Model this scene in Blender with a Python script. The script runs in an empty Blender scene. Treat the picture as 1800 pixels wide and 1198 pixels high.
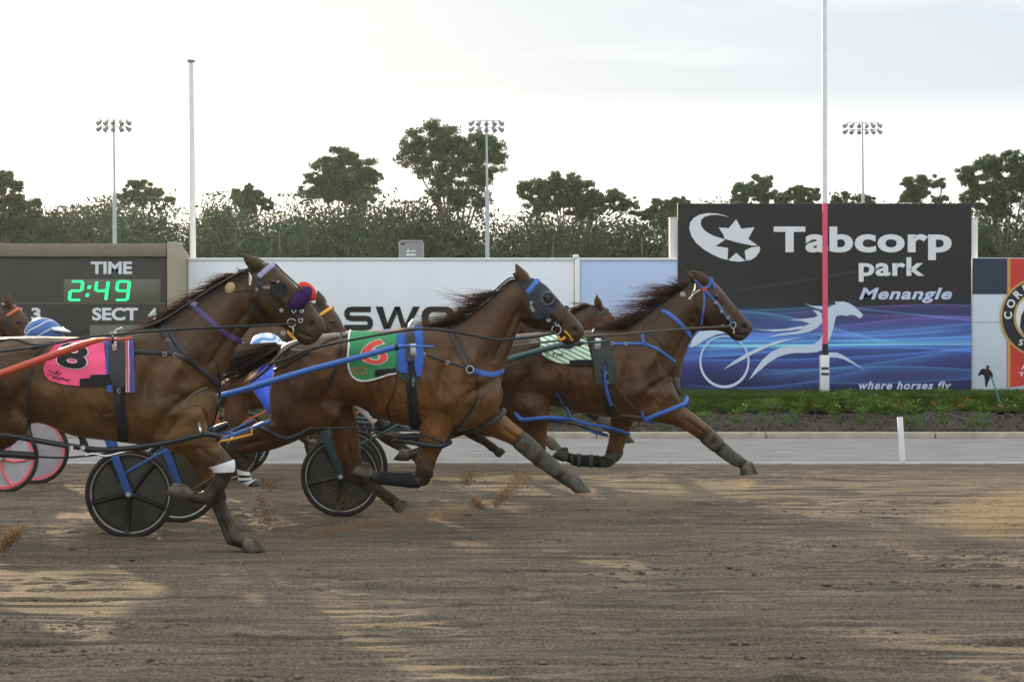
import bpy, bmesh, math, random
import numpy as np
from mathutils import Vector, Matrix
from mathutils.bvhtree import BVHTree
from mathutils.geometry import tessellate_polygon

random.seed(7); RNG = np.random.default_rng(11)
S = bpy.context.scene
COL = S.collection
R = math.radians
F = 3500.0            # focal length in photograph pixels (1800 wide)
CX, HY, CH = 900.0, 565.0, 1.65

# ------------------------------------------------------------------ camera
cam = bpy.data.cameras.new('camera'); camo = bpy.data.objects.new('camera', cam)
COL.objects.link(camo); camo.location = (0, 0, CH); camo.rotation_euler = (R(90), 0, 0)
cam.sensor_width = 36; cam.lens = 36*F/1800; cam.shift_y = -(599-HY)/1800
cam.clip_start = 0.1; cam.clip_end = 6000
S.camera = camo

# ------------------------------------------------------------------ light
SUN_EL, SUN_AZ = R(12), R(-18)      # azimuth measured from +Y, negative = left
SKY, SUN, EXPO = 0.07, 4.3, 1.06; HAZE = .00013; CLOUD = (.35, .2, .3)
w = bpy.data.worlds.new('World'); S.world = w; w.use_nodes = True
nt = w.node_tree; N = nt.nodes; L = nt.links
bg = N['Background']
sky = N.new('ShaderNodeTexSky'); sky.sky_type = 'NISHITA'; sky.sun_disc = False
sky.sun_elevation = SUN_EL; sky.sun_rotation = SUN_AZ; sky.air_density = 1.0; sky.dust_density = 1.6; sky.ozone_density = 1.0
tc = N.new('ShaderNodeTexCoord'); mp = N.new('ShaderNodeMapping'); mp.inputs['Scale'].default_value = (1.6, 1.6, 9.0); mp.inputs['Location'].default_value = CLOUD
nz = N.new('ShaderNodeTexNoise'); nz.inputs['Scale'].default_value = 2.1; nz.inputs['Detail'].default_value = 7; nz.inputs['Roughness'].default_value = .52
L.new(tc.outputs['Generated'], mp.inputs[0]); L.new(mp.outputs[0], nz.inputs['Vector'])
cr = N.new('ShaderNodeValToRGB')
cr.color_ramp.elements[0].position = .42; cr.color_ramp.elements[0].color = (4.75, 5.2, 5.75, 1)
cr.color_ramp.elements[1].position = .72; cr.color_ramp.elements[1].color = (7.7, 7.9, 8.1, 1)
L.new(nz.outputs['Fac'], cr.inputs[0])
# the cloud sheet thins to bright air near the horizon
sx = N.new('ShaderNodeSeparateXYZ'); L.new(tc.outputs['Generated'], sx.inputs[0])
mr = N.new('ShaderNodeMapRange'); mr.inputs[1].default_value = .045; mr.inputs[2].default_value = .115
mr.inputs[3].default_value = 0.1; mr.inputs[4].default_value = .97; L.new(sx.outputs['Z'], mr.inputs[0])
mb = N.new('ShaderNodeMix'); mb.data_type = 'RGBA'; mb.inputs[6].default_value = (11.6, 11.4, 10.9, 1)
# brightest towards the veiled sun, duller behind the camera
my = N.new('ShaderNodeMapRange'); my.inputs[1].default_value = -.3; my.inputs[2].default_value = .5; my.inputs[3].default_value = 1.0; my.inputs[4].default_value = 0.0; L.new(sx.outputs['Y'], my.inputs[0])
mm = N.new('ShaderNodeMath'); mm.operation = 'MAXIMUM'; L.new(mr.outputs[0], mm.inputs[0]); L.new(my.outputs[0], mm.inputs[1]); L.new(mm.outputs[0], mb.inputs[0]); L.new(cr.outputs[0], mb.inputs[7])
# the overcast is thinner and brighter overhead
mo = N.new('ShaderNodeMapRange'); mo.inputs[1].default_value = .17; mo.inputs[2].default_value = .6; mo.inputs[3].default_value = 1.0; mo.inputs[4].default_value = 1.95; L.new(sx.outputs['Z'], mo.inputs[0])
ms = N.new('ShaderNodeVectorMath'); ms.operation = 'SCALE'; L.new(mb.outputs[2], ms.inputs[0]); L.new(mo.outputs[0], ms.inputs['Scale'])
mx = N.new('ShaderNodeMix'); mx.data_type = 'RGBA'; mx.inputs[0].default_value = .93
L.new(sky.outputs[0], mx.inputs[6]); L.new(ms.outputs[0], mx.inputs[7])
L.new(mx.outputs[2], bg.inputs['Color']); bg.inputs['Strength'].default_value = SKY
sl = bpy.data.lights.new('sun', 'SUN'); slo = bpy.data.objects.new('sun', sl); COL.objects.link(slo)
sl.energy = SUN; sl.angle = R(1.3); sl.color = (1, .74, .44)
sd = Vector((math.sin(SUN_AZ)*math.cos(SUN_EL), math.cos(SUN_AZ)*math.cos(SUN_EL), math.sin(SUN_EL)))
slo.rotation_euler = sd.to_track_quat('Z', 'Y').to_euler(); slo.location = sd*60
S.view_settings.view_transform = 'Standard'; S.view_settings.look = 'None'
S.view_settings.exposure = EXPO; S.view_settings.gamma = 1
S.render.engine = 'CYCLES'
S.cycles.max_bounces = 6; S.cycles.volume_bounces = 1; S.cycles.transparent_max_bounces = 8

# ------------------------------------------------------------------ helpers
def W(px, py, Y): return Vector(((px-CX)/F*Y, Y, CH-(py-HY)/F*Y))
def ground_y(py): return CH*F/(py-HY)

def mat(name, col, rough=.6, spec=.4, metal=0, noise=0, scale=20, bump=0, bscale=60, emit=0, sheen=0, stretch=None, coords='Object'):
    m = bpy.data.materials.new(name); m.use_nodes = True
    t = m.node_tree; n = t.nodes; b = n['Principled BSDF']
    b.inputs['Base Color'].default_value = (*col, 1); b.inputs['Roughness'].default_value = rough
    b.inputs['Specular IOR Level'].default_value = spec; b.inputs['Metallic'].default_value = metal
    if sheen: b.inputs['Sheen Weight'].default_value = sheen
    tcn = n.new('ShaderNodeTexCoord'); mpn = n.new('ShaderNodeMapping')
    if stretch: mpn.inputs['Scale'].default_value = stretch
    t.links.new(tcn.outputs[coords], mpn.inputs[0])
    if noise:
        q = n.new('ShaderNodeTexNoise'); q.inputs['Scale'].default_value = scale; q.inputs['Detail'].default_value = 6
        t.links.new(mpn.outputs[0], q.inputs['Vector'])
        r = n.new('ShaderNodeMapRange'); r.inputs[1].default_value = .25; r.inputs[2].default_value = .75
        r.inputs[3].default_value = 1-noise; r.inputs[4].default_value = 1+noise
        t.links.new(q.outputs['Fac'], r.inputs[0])
        v = n.new('ShaderNodeVectorMath'); v.operation = 'SCALE'; v.inputs[0].default_value = col
        t.links.new(r.outputs[0], v.inputs['Scale']); t.links.new(v.outputs[0], b.inputs['Base Color'])
    if bump:
        q = n.new('ShaderNodeTexNoise'); q.inputs['Scale'].default_value = bscale; q.inputs['Detail'].default_value = 5
        t.links.new(mpn.outputs[0], q.inputs['Vector'])
        bn = n.new('ShaderNodeBump'); bn.inputs['Strength'].default_value = bump; bn.inputs['Distance'].default_value = .02
        t.links.new(q.outputs['Fac'], bn.inputs['Height']); t.links.new(bn.outputs[0], b.inputs['Normal'])
    if emit:
        b.inputs['Emission Color'].default_value = (*col, 1); b.inputs['Emission Strength'].default_value = emit
    return m

def mesh_np(name, verts, faces):
    """verts Nx3, faces MxK array (all the same K)"""
    me = bpy.data.meshes.new(name); verts = np.asarray(verts, np.float32); faces = np.asarray(faces, np.int32)
    me.vertices.add(len(verts)); me.vertices.foreach_set('co', verts.ravel())
    k = faces.shape[1]; me.loops.add(faces.size); me.loops.foreach_set('vertex_index', faces.ravel())
    me.polygons.add(len(faces)); me.polygons.foreach_set('loop_start', np.arange(len(faces), dtype=np.int32)*k)
    me.polygons.foreach_set('loop_total', np.full(len(faces), k, np.int32))
    me.update(calc_edges=True); me.validate(); return me

def smooth(me, on=True):
    me.polygons.foreach_set('use_smooth', [on]*len(me.polygons)); me.update()

class MB:
    """collects shapes in world space, links them as ONE mesh object"""
    def __init__(s): s.v = []; s.f = []
    def add(s, vs, fs):
        o = len(s.v); s.v += [tuple(v) for v in vs]; s.f += [tuple(i+o for i in f) for f in fs]; return s
    def box(s, c, d, rot=None, bev=0):
        bm = bmesh.new(); bmesh.ops.create_cube(bm, size=1)
        for v in bm.verts: v.co = Vector((v.co.x*d[0], v.co.y*d[1], v.co.z*d[2]))
        if bev: bmesh.ops.bevel(bm, geom=bm.edges[:], offset=bev, segments=2, affect='EDGES', profile=.5)
        for v in bm.verts:
            co = v.co.copy()
            if rot is not None: co = rot @ co
            v.co = co+Vector(c)
        bm.verts.index_update(); s.add([v.co.copy() for v in bm.verts], [[v.index for v in f.verts] for f in bm.faces]); bm.free(); return s
    def bar(s, a, b, wd, th, bev=.003, up=(0, 1, 0)):
        a = Vector(a); b = Vector(b); d = b-a; z = d.normalized(); y = Vector(up); x = y.cross(z).normalized(); y = z.cross(x)
        return s.box((a+b)/2, (wd, th, d.length), Matrix((x, y, z)).transposed(), bev)
    def tube(s, pts, r, n=8, cap=True):
        pts = [Vector(p) for p in pts]; m = len(pts); rs = r if isinstance(r, (list, tuple)) else [r]*m
        o = len(s.v); ref = None
        for i, p in enumerate(pts):
            t = (pts[min(i+1, m-1)]-pts[max(i-1, 0)]).normalized()
            if ref is None: ref = t.orthogonal().normalized()
            u = (ref-t*ref.dot(t)); u = u.normalized() if u.length > 1e-6 else t.orthogonal().normalized(); ref = u; v = t.cross(u)
            for k in range(n):
                a = 2*math.pi*k/n; s.v.append(tuple(p+(u*math.cos(a)+v*math.sin(a))*rs[i]))
        for i in range(m-1):
            for k in range(n):
                k2 = (k+1) % n; s.f.append((o+i*n+k, o+i*n+k2, o+(i+1)*n+k2, o+(i+1)*n+k))
        if cap:
            s.f.append(tuple(o+k for k in range(n-1, -1, -1))); s.f.append(tuple(o+(m-1)*n+k for k in range(n)))
        return s
    def torus(s, c, rad, r, n=40, k=8, axis='Y', flat=1.0):
        o = len(s.v); c = Vector(c)
        for i in range(n):
            a = 2*math.pi*i/n
            for j in range(k):
                b = 2*math.pi*j/k; rr = rad+r*math.cos(b)*flat; h = r*math.sin(b)
                p = Vector((rr*math.cos(a), h, rr*math.sin(a))) if axis == 'Y' else (Vector((rr*math.cos(a), rr*math.sin(a), h)) if axis == 'Z' else Vector((h, rr*math.cos(a), rr*math.sin(a))))
                s.v.append(tuple(c+p))
        for i in range(n):
            for j in range(k):
                i2 = (i+1) % n; j2 = (j+1) % k
                s.f.append((o+i*k+j, o+i*k+j2, o+i2*k+j2, o+i2*k+j))
        return s
    def ball(s, c, r, n=16, m=10, rot=None):
        r = (r, r, r) if not hasattr(r, '__len__') else r
        o = len(s.v); c = Vector(c)
        for i in range(m+1):
            th = math.pi*i/m
            for j in range(n):
                a = 2*math.pi*j/n
                p = Vector((r[0]*math.sin(th)*math.cos(a), r[1]*math.sin(th)*math.sin(a), r[2]*math.cos(th)))
                if rot is not None: p = rot @ p
                s.v.append(tuple(c+p))
        for i in range(m):
            for j in range(n):
                j2 = (j+1) % n; s.f.append((o+i*n+j, o+(i+1)*n+j, o+(i+1)*n+j2, o+i*n+j2))
        return s
    def build(s, name, material, parent=None, sm=True, weld=False):
        me = bpy.data.meshes.new(name); off = Vector(parent.location) if parent else Vector((0, 0, 0))
        if parent and parent.parent: off = off+Vector(parent.parent.location)
        me.from_pydata([tuple(Vector(v)-off) for v in s.v], [], s.f)
        bm = bmesh.new(); bm.from_mesh(me)
        bmesh.ops.remove_doubles(bm, verts=bm.verts, dist=1e-5)
        bmesh.ops.recalc_face_normals(bm, faces=bm.faces); bm.to_mesh(me); bm.free()
        me.materials.append(material)
        if sm:
            smooth(me)
            try: me.set_sharp_from_angle(angle=R(38))
            except Exception: pass
        return link(name, me, parent)

def link(name, me, parent=None):
    o = bpy.data.objects.new(name, me); COL.objects.link(o)
    if parent: o.parent = parent
    return o
def tag(o, label=None, cat=None, group=None, kind=None):
    if label: o['label'] = label
    if cat: o['category'] = cat
    if group: o['group'] = group
    if kind: o['kind'] = kind
    return o
def thing(name, label, cat, loc=(0, 0, 0), group=None):
    o = bpy.data.objects.new(name, None); COL.objects.link(o); o.location = loc; o.empty_display_size = .1
    return tag(o, label, cat, group)
def copy_tree(o, parent=None):
    c = o.copy(); COL.objects.link(c); c.parent = parent
    for ch in o.children: copy_tree(ch, c)
    return c

def catmull(P, n):
    """P: KxD control rows -> smooth rows"""
    P = np.asarray(P, float); K = len(P); out = []
    E = np.vstack([2*P[0]-P[1], P, 2*P[-1]-P[-2]])
    for i in range(K-1):
        a, b, c, d = E[i], E[i+1], E[i+2], E[i+3]
        for j in range(n):
            t = j/n
            out.append(.5*(2*b+(c-a)*t+(2*a-5*b+4*c-d)*t*t+(3*b-a-3*c+d)*t**3))
    out.append(P[-1]); return np.array(out)

def vnoise(x, y, seed):
    r = np.random.default_rng(seed).random((256, 256)); xi = np.floor(x).astype(int); yi = np.floor(y).astype(int)
    fx = x-xi; fy = y-yi; fx = fx*fx*(3-2*fx); fy = fy*fy*(3-2*fy)
    g = lambda a, b: r[a % 256, b % 256]
    return (g(xi, yi)*(1-fx)+g(xi+1, yi)*fx)*(1-fy)+(g(xi, yi+1)*(1-fx)+g(xi+1, yi+1)*fx)*fy-.5

def poly_mesh(name, polys, Y, material, parent=None, th=.004):
    """flat cut-out shapes given in photograph pixels, standing at depth Y with thickness th"""
    bm = bmesh.new()
    for p in polys:
        vs = [bm.verts.new(W(x, y, Y)) for x, y in p]
        for tri in tessellate_polygon([[Vector((x, y, 0)) for x, y in p]]):
            try: bm.faces.new([vs[i] for i in tri])
            except ValueError: pass
    g = bmesh.ops.extrude_face_region(bm, geom=bm.faces[:])
    for v in [e for e in g['geom'] if isinstance(e, bmesh.types.BMVert)]: v.co.y += th
    bmesh.ops.recalc_face_normals(bm, faces=bm.faces)
    off = Vector(parent.location) if parent else Vector((0, 0, 0))
    for v in bm.verts: v.co -= off
    me = bpy.data.meshes.new(name); bm.to_mesh(me); bm.free(); me.materials.append(material)
    return link(name, me, parent)

def text_flat(txt, off=.0, shear=0, space=1.0, res=4):
    """text outline as a flat 2-D mesh: verts (x,y), faces"""
    cu = bpy.data.curves.new('t', 'FONT'); cu.body = txt; cu.offset = off; cu.shear = shear; cu.space_character = space
    cu.resolution_u = res; cu.fill_mode = 'BOTH'
    o = bpy.data.objects.new('t', cu); COL.objects.link(o)
    dg = bpy.context.evaluated_depsgraph_get(); dg.update()
    me = bpy.data.meshes.new_from_object(o.evaluated_get(dg)); bpy.data.objects.remove(o)
    v = np.array([tuple(q.co)[:2] for q in me.vertices]); f = [tuple(p.vertices) for p in me.polygons]
    bpy.data.meshes.remove(me); bpy.data.curves.remove(cu)
    return v, f
def fit(v, x0, x1, y0, y1):
    """scale a flat text into the pixel box (y0 = top)"""
    a = v.min(0); b = v.max(0)
    return np.column_stack([x0+(v[:, 0]-a[0])/(b[0]-a[0])*(x1-x0), y1-(v[:, 1]-a[1])/(b[1]-a[1])*(y1-y0)])
def sign_text(name, txt, box, Y, material, parent, off=.02, shear=0, space=1.0, th=.004):
    v, f = text_flat(txt, off, shear, space); p = fit(v, *box)
    return poly_mesh_vf(name, p, f, Y, material, parent, th)
def poly_mesh_vf(name, p, f, Y, material, parent, th=.004):
    off = Vector(parent.location) if parent else Vector((0, 0, 0))
    n = len(p); vs = [W(x, y, Y)-off for x, y in p]
    me = bpy.data.meshes.new(name); me.from_pydata([tuple(v) for v in vs], [], f)
    bm = bmesh.new(); bm.from_mesh(me); bmesh.ops.remove_doubles(bm, verts=bm.verts, dist=1e-5)
    g = bmesh.ops.extrude_face_region(bm, geom=bm.faces[:])
    for q in [e for e in g['geom'] if isinstance(e, bmesh.types.BMVert)]: q.co.y += th
    bmesh.ops.recalc_face_normals(bm, faces=bm.faces); bm.to_mesh(me); bm.free()
    me.materials.append(material); return link(name, me, parent)

# ------------------------------------------------------------------ materials
M = {}
M['white'] = mat('white_paint', (.78, .79, .79), .45, noise=.04, scale=6)
M['post_white'] = mat('post_white', (.74, .74, .72), .5, noise=.08, scale=9)
M['black'] = mat('black_leather', (.018, .018, .019), .5, .4, noise=.3, scale=30)
M['black_cloth'] = mat('black_cloth', (.02, .02, .022), .85, .2, noise=.2, scale=60)
M['steel'] = mat('steel', (.6, .6, .6), .25, .5, .9)
M['blue_strap'] = mat('blue_strap', (.035, .12, .42), .45, noise=.2, scale=30)
M['blue_paint'] = mat('blue_paint', (.04, .135, .42), .4, noise=.12, scale=14)
M['blue_cloth'] = mat('blue_cloth', (.03, .10, .42), .8, noise=.2, scale=30, bump=.3)
M['navy_cloth'] = mat('navy_cloth', (.06, .06, .25), .7, noise=.2, scale=30)
M['purple'] = mat('purple_strap', (.065, .042, .14), .5, noise=.2, scale=30)
M['lilac'] = mat('lilac_strap', (.30, .25, .42), .5, noise=.2, scale=60)
M['red_paint'] = mat('red_paint', (.52, .075, .04), .4, noise=.12, scale=12)
M['green_paint'] = mat('dark_green_paint', (.03, .075, .075), .35, noise=.15, scale=12)
M['orange_paint'] = mat('orange_paint', (.6, .13, .05), .4, noise=.15, scale=12)
M['pink'] = mat('pink_cloth', (.86, .09, .22), .75, noise=.12, scale=14, bump=.4, bscale=18)
M['pink_paint'] = mat('pink_paint', (.85, .16, .17), .5, noise=.1)
M['green_cloth'] = mat('green_cloth', (.035, .24, .085), .75, noise=.15, scale=14, bump=.4, bscale=18)
M['red_cloth'] = mat('red_cloth', (.68, .07, .045), .75, noise=.12, scale=14)
M['white_cloth'] = mat('white_cloth', (.75, .75, .74), .75, noise=.05)
M['yellow'] = mat('yellow_paint', (.75, .36, .03), .5, noise=.1)
M['tyre'] = mat('tyre', (.035, .033, .031), .8, .25, noise=.35, scale=40, bump=.2)
M['rim'] = mat('wheel_rim', (.55, .52, .45), .4, .5, .3, noise=.15)
M['disc'] = mat('wheel_disc', (.050, .048, .036), .30, .5, noise=.4, scale=9)
M['spoke'] = mat('wheel_spoke', (.016, .016, .015), .3, .5)
M['disc_grey'] = mat('wheel_disc_grey', (.40, .40, .42), .5, .4, noise=.12, scale=9)
M['boot_grey'] = mat('leg_boot_grey', (.080, .073, .058), .7, .3, noise=.4, scale=25, bump=.4)
M['hood'] = mat('hood_cloth', (.03, .036, .046), .75, .3, noise=.25, scale=60, bump=.2)
M['eye'] = mat('eye', (.012, .008, .006), .08, .6)
M['dark_green_pad'] = mat('dark_pad', (.045, .052, .045), .8, .2, noise=.25, scale=40, bump=.3)
M['beige'] = mat('beige_leather', (.42, .30, .17), .6, noise=.1)

def coat_mat(name, tint, rough=.37):
    m = bpy.data.materials.new(name); m.use_nodes = True; t = m.node_tree; n = t.nodes; b = n['Principled BSDF']
    a = n.new('ShaderNodeVertexColor'); a.layer_name = 'Coat'
    tcn = n.new('ShaderNodeTexCoord')
    q = n.new('ShaderNodeTexNoise'); q.inputs['Scale'].default_value = 6; q.inputs['Detail'].default_value = 7; q.inputs['Roughness'].default_value = .62
    t.links.new(tcn.outputs['Object'], q.inputs['Vector'])
    r = n.new('ShaderNodeMapRange'); r.inputs[1].default_value = .3; r.inputs[2].default_value = .7; r.inputs[3].default_value = .62; r.inputs[4].default_value = 1.38
    t.links.new(q.outputs['Fac'], r.inputs[0])
    v = n.new('ShaderNodeVectorMath'); v.operation = 'MULTIPLY'; v.inputs[1].default_value = tint; t.links.new(a.outputs['Color'], v.inputs[0])
    v2 = n.new('ShaderNodeVectorMath'); v2.operation = 'SCALE'; t.links.new(v.outputs[0], v2.inputs[0]); t.links.new(r.outputs[0], v2.inputs['Scale'])
    t.links.new(v2.outputs[0], b.inputs['Base Color'])
    # short hair: fine streaks along the body
    mpn = n.new('ShaderNodeMapping'); mpn.inputs['Scale'].default_value = (22, 120, 120); t.links.new(tcn.outputs['Object'], mpn.inputs[0])
    h = n.new('ShaderNodeTexNoise'); h.inputs['Scale'].default_value = 1.6; h.inputs['Detail'].default_value = 3; t.links.new(mpn.outputs[0], h.inputs['Vector'])
    hr = n.new('ShaderNodeMapRange'); hr.inputs[1].default_value = .3; hr.inputs[2].default_value = .7; hr.inputs[3].default_value = .78; hr.inputs[4].default_value = 1.22; t.links.new(h.outputs['Fac'], hr.inputs[0])
    hm_ = n.new('ShaderNodeMath'); hm_.operation = 'MULTIPLY'; t.links.new(r.outputs[0], hm_.inputs[0]); t.links.new(hr.outputs[0], hm_.inputs[1]); t.links.new(hm_.outputs[0], v2.inputs['Scale'])
    h2 = n.new('ShaderNodeTexNoise'); h2.inputs['Scale'].default_value = 14; h2.inputs['Detail'].default_value = 4; t.links.new(tcn.outputs['Object'], h2.inputs['Vector'])
    ad = n.new('ShaderNodeMath'); ad.operation = 'MULTIPLY_ADD'; ad.inputs[1].default_value = .16; t.links.new(h.outputs['Fac'], ad.inputs[0]); t.links.new(h2.outputs['Fac'], ad.inputs[2])
    bn = n.new('ShaderNodeBump'); bn.inputs['Strength'].default_value = .32; bn.inputs['Distance'].default_value = .016
    t.links.new(ad.outputs[0], bn.inputs['Height']); t.links.new(bn.outputs[0], b.inputs['Normal'])
    rr = n.new('ShaderNodeMapRange'); rr.inputs[1].default_value = .35; rr.inputs[2].default_value = .65; rr.inputs[3].default_value = rough-.08; rr.inputs[4].default_value = rough+.2
    t.links.new(q.outputs['Fac'], rr.inputs[0]); t.links.new(rr.outputs[0], b.inputs['Roughness'])
    b.inputs['Specular IOR Level'].default_value = .36; b.inputs['Specular Tint'].default_value = (1, .86, .68, 1)
    return m
def hair_mat(name, col):
    m = bpy.data.materials.new(name); m.use_nodes = True; t = m.node_tree; n = t.nodes; b = n['Principled BSDF']
    b.inputs['Base Color'].default_value = (*col, 1); b.inputs['Roughness'].default_value = .5; b.inputs['Specular IOR Level'].default_value = .35
    tr = n.new('ShaderNodeBsdfTranslucent'); tr.inputs[0].default_value = (col[0]*3+.03, col[1]*2.4+.008, col[2]*1.8, 1)
    ms = n.new('ShaderNodeMixShader'); ms.inputs[0].default_value = .28
    t.links.new(b.outputs[0], ms.inputs[1]); t.links.new(tr.outputs[0], ms.inputs[2]); t.links.new(ms.outputs[0], n['Material Output'].inputs[0])
    return m
M['mane'] = hair_mat('mane_hair', (.022, .013, .009))
M['tail'] = hair_mat('tail_hair', (.012, .009, .008))

# ------------------------------------------------------------------ the setting: track, path, kerb, garden, hills
YE, YK, YB = 23.1, 28.2, 34.0       # track edge, kerb, boards
def build_track():
    xs = np.arange(-8.2, 8.21, .045); ys = np.arange(8.3, YE+.001, .0165)
    X, Y = np.meshgrid(xs, ys)
    wob = vnoise(X*.25, Y*.6, 3)*.10
    z = .018*vnoise(X*.35, (Y+wob)*5.0, 1)+.015*vnoise(X*.7, (Y+wob)*13, 2)+.009*vnoise(X*1.6, (Y+wob)*31, 4)
    z += .010*vnoise(X*2.2, Y*2.6, 5)
    cl = vnoise(X*7, Y*10, 6); rough = np.clip(vnoise(X*.5, Y*1.6, 8)*2.2+.35, 0, 1)
    z += rough*(.050*np.clip(cl-.10, 0, 1)+.014*vnoise(X*14, Y*18, 7))
    near = np.clip((12.6-Y)/2.5, 0, 1); z += near*(.022*vnoise(X*1.1, Y*9, 12)+.030*np.clip(vnoise(X*3.5, Y*8, 13)-.16, 0, 1)*np.clip(vnoise(X*.6, Y*3, 14)*4, 0, 1))
    # ruts left by wheels and hooves
    for y0, d, ww, sd_ in ((10.15, .030, .035, 31), (9.62, .016, .03, 32), (11.1, .014, .03, 33), (12.4, .010, .03, 34), (9.05, .016, .03, 36)):
        yy = y0+.10*vnoise(X*.22, X*0, sd_)+.02*vnoise(X*1.3, X*0, sd_+50)
        z -= d*np.exp(-((Y-yy)/ww)**2)*(.65+.7*vnoise(X*.6, X*0+3.3, sd_+9)); z += .6*d*np.exp(-((Y-yy-.07)/.03)**2)*(.6+1.2*vnoise(X*2.3, X*0+1.2, sd_+4))
    z += .0
    z *= 1.45
    fade = np.clip((YE-Y)/1.0, 0, 1)*.85+.15; z *= fade
    z -= .0
    V = np.column_stack([X.ravel(), Y.ravel(), z.ravel()]); ny, nx = X.shape
    i = (np.arange(ny-1)[:, None]*nx+np.arange(nx-1)[None]).ravel()
    Fc = np.column_stack([i, i+1, i+nx+1, i+nx]); me = mesh_np('track', V, Fc); smooth(me)
    m = bpy.data.materials.new('dirt'); m.use_nodes = True; t = m.node_tree; n = t.nodes; b = n['Principled BSDF']
    tcn = n.new('ShaderNodeTexCoord'); mpn = n.new('ShaderNodeMapping'); mpn.inputs['Scale'].default_value = (.45, 4.2, 1); t.links.new(tcn.outputs['Object'], mpn.inputs[0])
    q = n.new('ShaderNodeTexNoise'); q.inputs['Scale'].default_value = 1.5; q.inputs['Detail'].default_value = 8; q.inputs['Roughness'].default_value = .65; t.links.new(mpn.outputs[0], q.inputs['Vector'])
    c = n.new('ShaderNodeValToRGB'); c.color_ramp.elements[0].position = .28; c.color_ramp.elements[0].color = (.062, .050, .035, 1)
    c.color_ramp.elements[1].position = .72; c.color_ramp.elements[1].color = (.168, .131, .089, 1)
    t.links.new(q.outputs['Fac'], c.inputs[0])
    g = n.new('ShaderNodeTexNoise'); g.inputs['Scale'].default_value = 55; g.inputs['Detail'].default_value = 7; g.inputs['Roughness'].default_value = .75; t.links.new(tcn.outputs['Object'], g.inputs['Vector'])
    gr = n.new('ShaderNodeMapRange'); gr.inputs[1].default_value = .3; gr.inputs[2].default_value = .7; gr.inputs[3].default_value = .22; gr.inputs[4].default_value = 1.9; t.links.new(g.outputs['Fac'], gr.inputs[0])
    mp2 = n.new('ShaderNodeMapping'); mp2.inputs['Scale'].default_value = (.8, 17, 1); t.links.new(tcn.outputs['Object'], mp2.inputs[0]); g2 = n.new('ShaderNodeTexNoise'); g2.inputs['Scale'].default_value = 1.6; g2.inputs['Detail'].default_value = 5; t.links.new(mp2.outputs[0], g2.inputs['Vector'])
    gr2 = n.new('ShaderNodeMapRange'); gr2.inputs[1].default_value = .32; gr2.inputs[2].default_value = .68; gr2.inputs[3].default_value = .68; gr2.inputs[4].default_value = 1.32; t.links.new(g2.outputs['Fac'], gr2.inputs[0])
    mu = n.new('ShaderNodeMath'); mu.operation = 'MULTIPLY'; t.links.new(gr.outputs[0], mu.inputs[0]); t.links.new(gr2.outputs[0], mu.inputs[1])
    v = n.new('ShaderNodeVectorMath'); v.operation = 'SCALE'; t.links.new(c.outputs[0], v.inputs[0]); t.links.new(mu.outputs[0], v.inputs['Scale']); t.links.new(v.outputs[0], b.inputs['Base Color'])
    bn = n.new('ShaderNodeBump'); bn.inputs['Strength'].default_value = .9; bn.inputs['Distance'].default_value = .016; t.links.new(g.outputs['Fac'], bn.inputs['Height']); t.links.new(bn.outputs[0], b.inputs['Normal'])
    b.inputs['Roughness'].default_value = .95; b.inputs['Specular IOR Level'].default_value = .15
    me.materials.append(m); tag(link('track', me), kind='structure')
build_track()
def clods():
    rng = np.random.default_rng(8); n = 9000; y = 8.6+rng.random(n)**1.6*9; x = rng.uniform(-1, 1, n)*(y*.275); keepm = vnoise(x*.9, y*3.2, 15)+.25*vnoise(x*4, y*7, 16) > -.02; x, y = x[keepm], y[keepm]; n = len(x)
    s = .004+.012*rng.random(n)**4; base = np.array([(-1, -1, -.6), (1, -1, -.6), (1, 1, -.6), (-1, 1, -.6), (-.7, -.7, .7), (.7, -.7, .7), (.7, .7, .7), (-.7, .7, .7)])
    V = base[None]*(1+rng.normal(0, .22, (n, 8, 3))); a = rng.uniform(0, 6.28, n); c, q = np.cos(a)[:, None], np.sin(a)[:, None]; V = np.stack([V[:, :, 0]*c-V[:, :, 1]*q, V[:, :, 0]*q+V[:, :, 1]*c, V[:, :, 2]], 2)*s[:, None, None]*np.array([1.25, 1, .75])
    V += np.column_stack([x, y, s*.35-.002])[:, None]; f = np.array([(0, 3, 2, 1), (4, 5, 6, 7), (0, 1, 5, 4), (1, 2, 6, 5), (2, 3, 7, 6), (3, 0, 4, 7)])
    me = mesh_np('dirt_clods', V.reshape(-1, 3), (np.arange(n)[:, None, None]*8+f[None]).reshape(-1, 4)); smooth(me); me.materials.append(mat('clod_dirt', (.135, .108, .075), .95, .1, noise=.5, scale=40)); tag(link('dirt_clods', me), 'loose crumbs of dirt scattered over the harrowed track', 'dirt', kind='stuff')
clods()
def sheet(name, x0, x1, y0, y1, z, material):
    me = bpy.data.meshes.new(name); me.from_pydata([(x0, y0, z), (x1, y0, z), (x1, y1, z), (x0, y1, z)], [], [(0, 1, 2, 3)])
    me.materials.append(material); return tag(link(name, me), kind='structure')
M['grassland'] = mat('dry_grass_ground', (.10, .105, .05), .95, .1, noise=.4, scale=.2)
M['dirt_far'] = mat('dirt_far', (.17, .135, .10), .95, .1, noise=.3, scale=2, stretch=(.4, 3, 1))
sheet('ground', -560, 560, -60, 760, -.10, M['grassland'])
sheet('track_surround', -60, 60, -12, YE, -.05, M['dirt_far'])
M['path'] = mat('fine_gravel_path', (.240, .226, .204), .95, .15, noise=.4, scale=3.0, bump=.5, bscale=90, stretch=(.45, 2.6, 1))
sheet('path', -60, 60, YE+.07, YK, -.004, M['path'])
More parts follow.
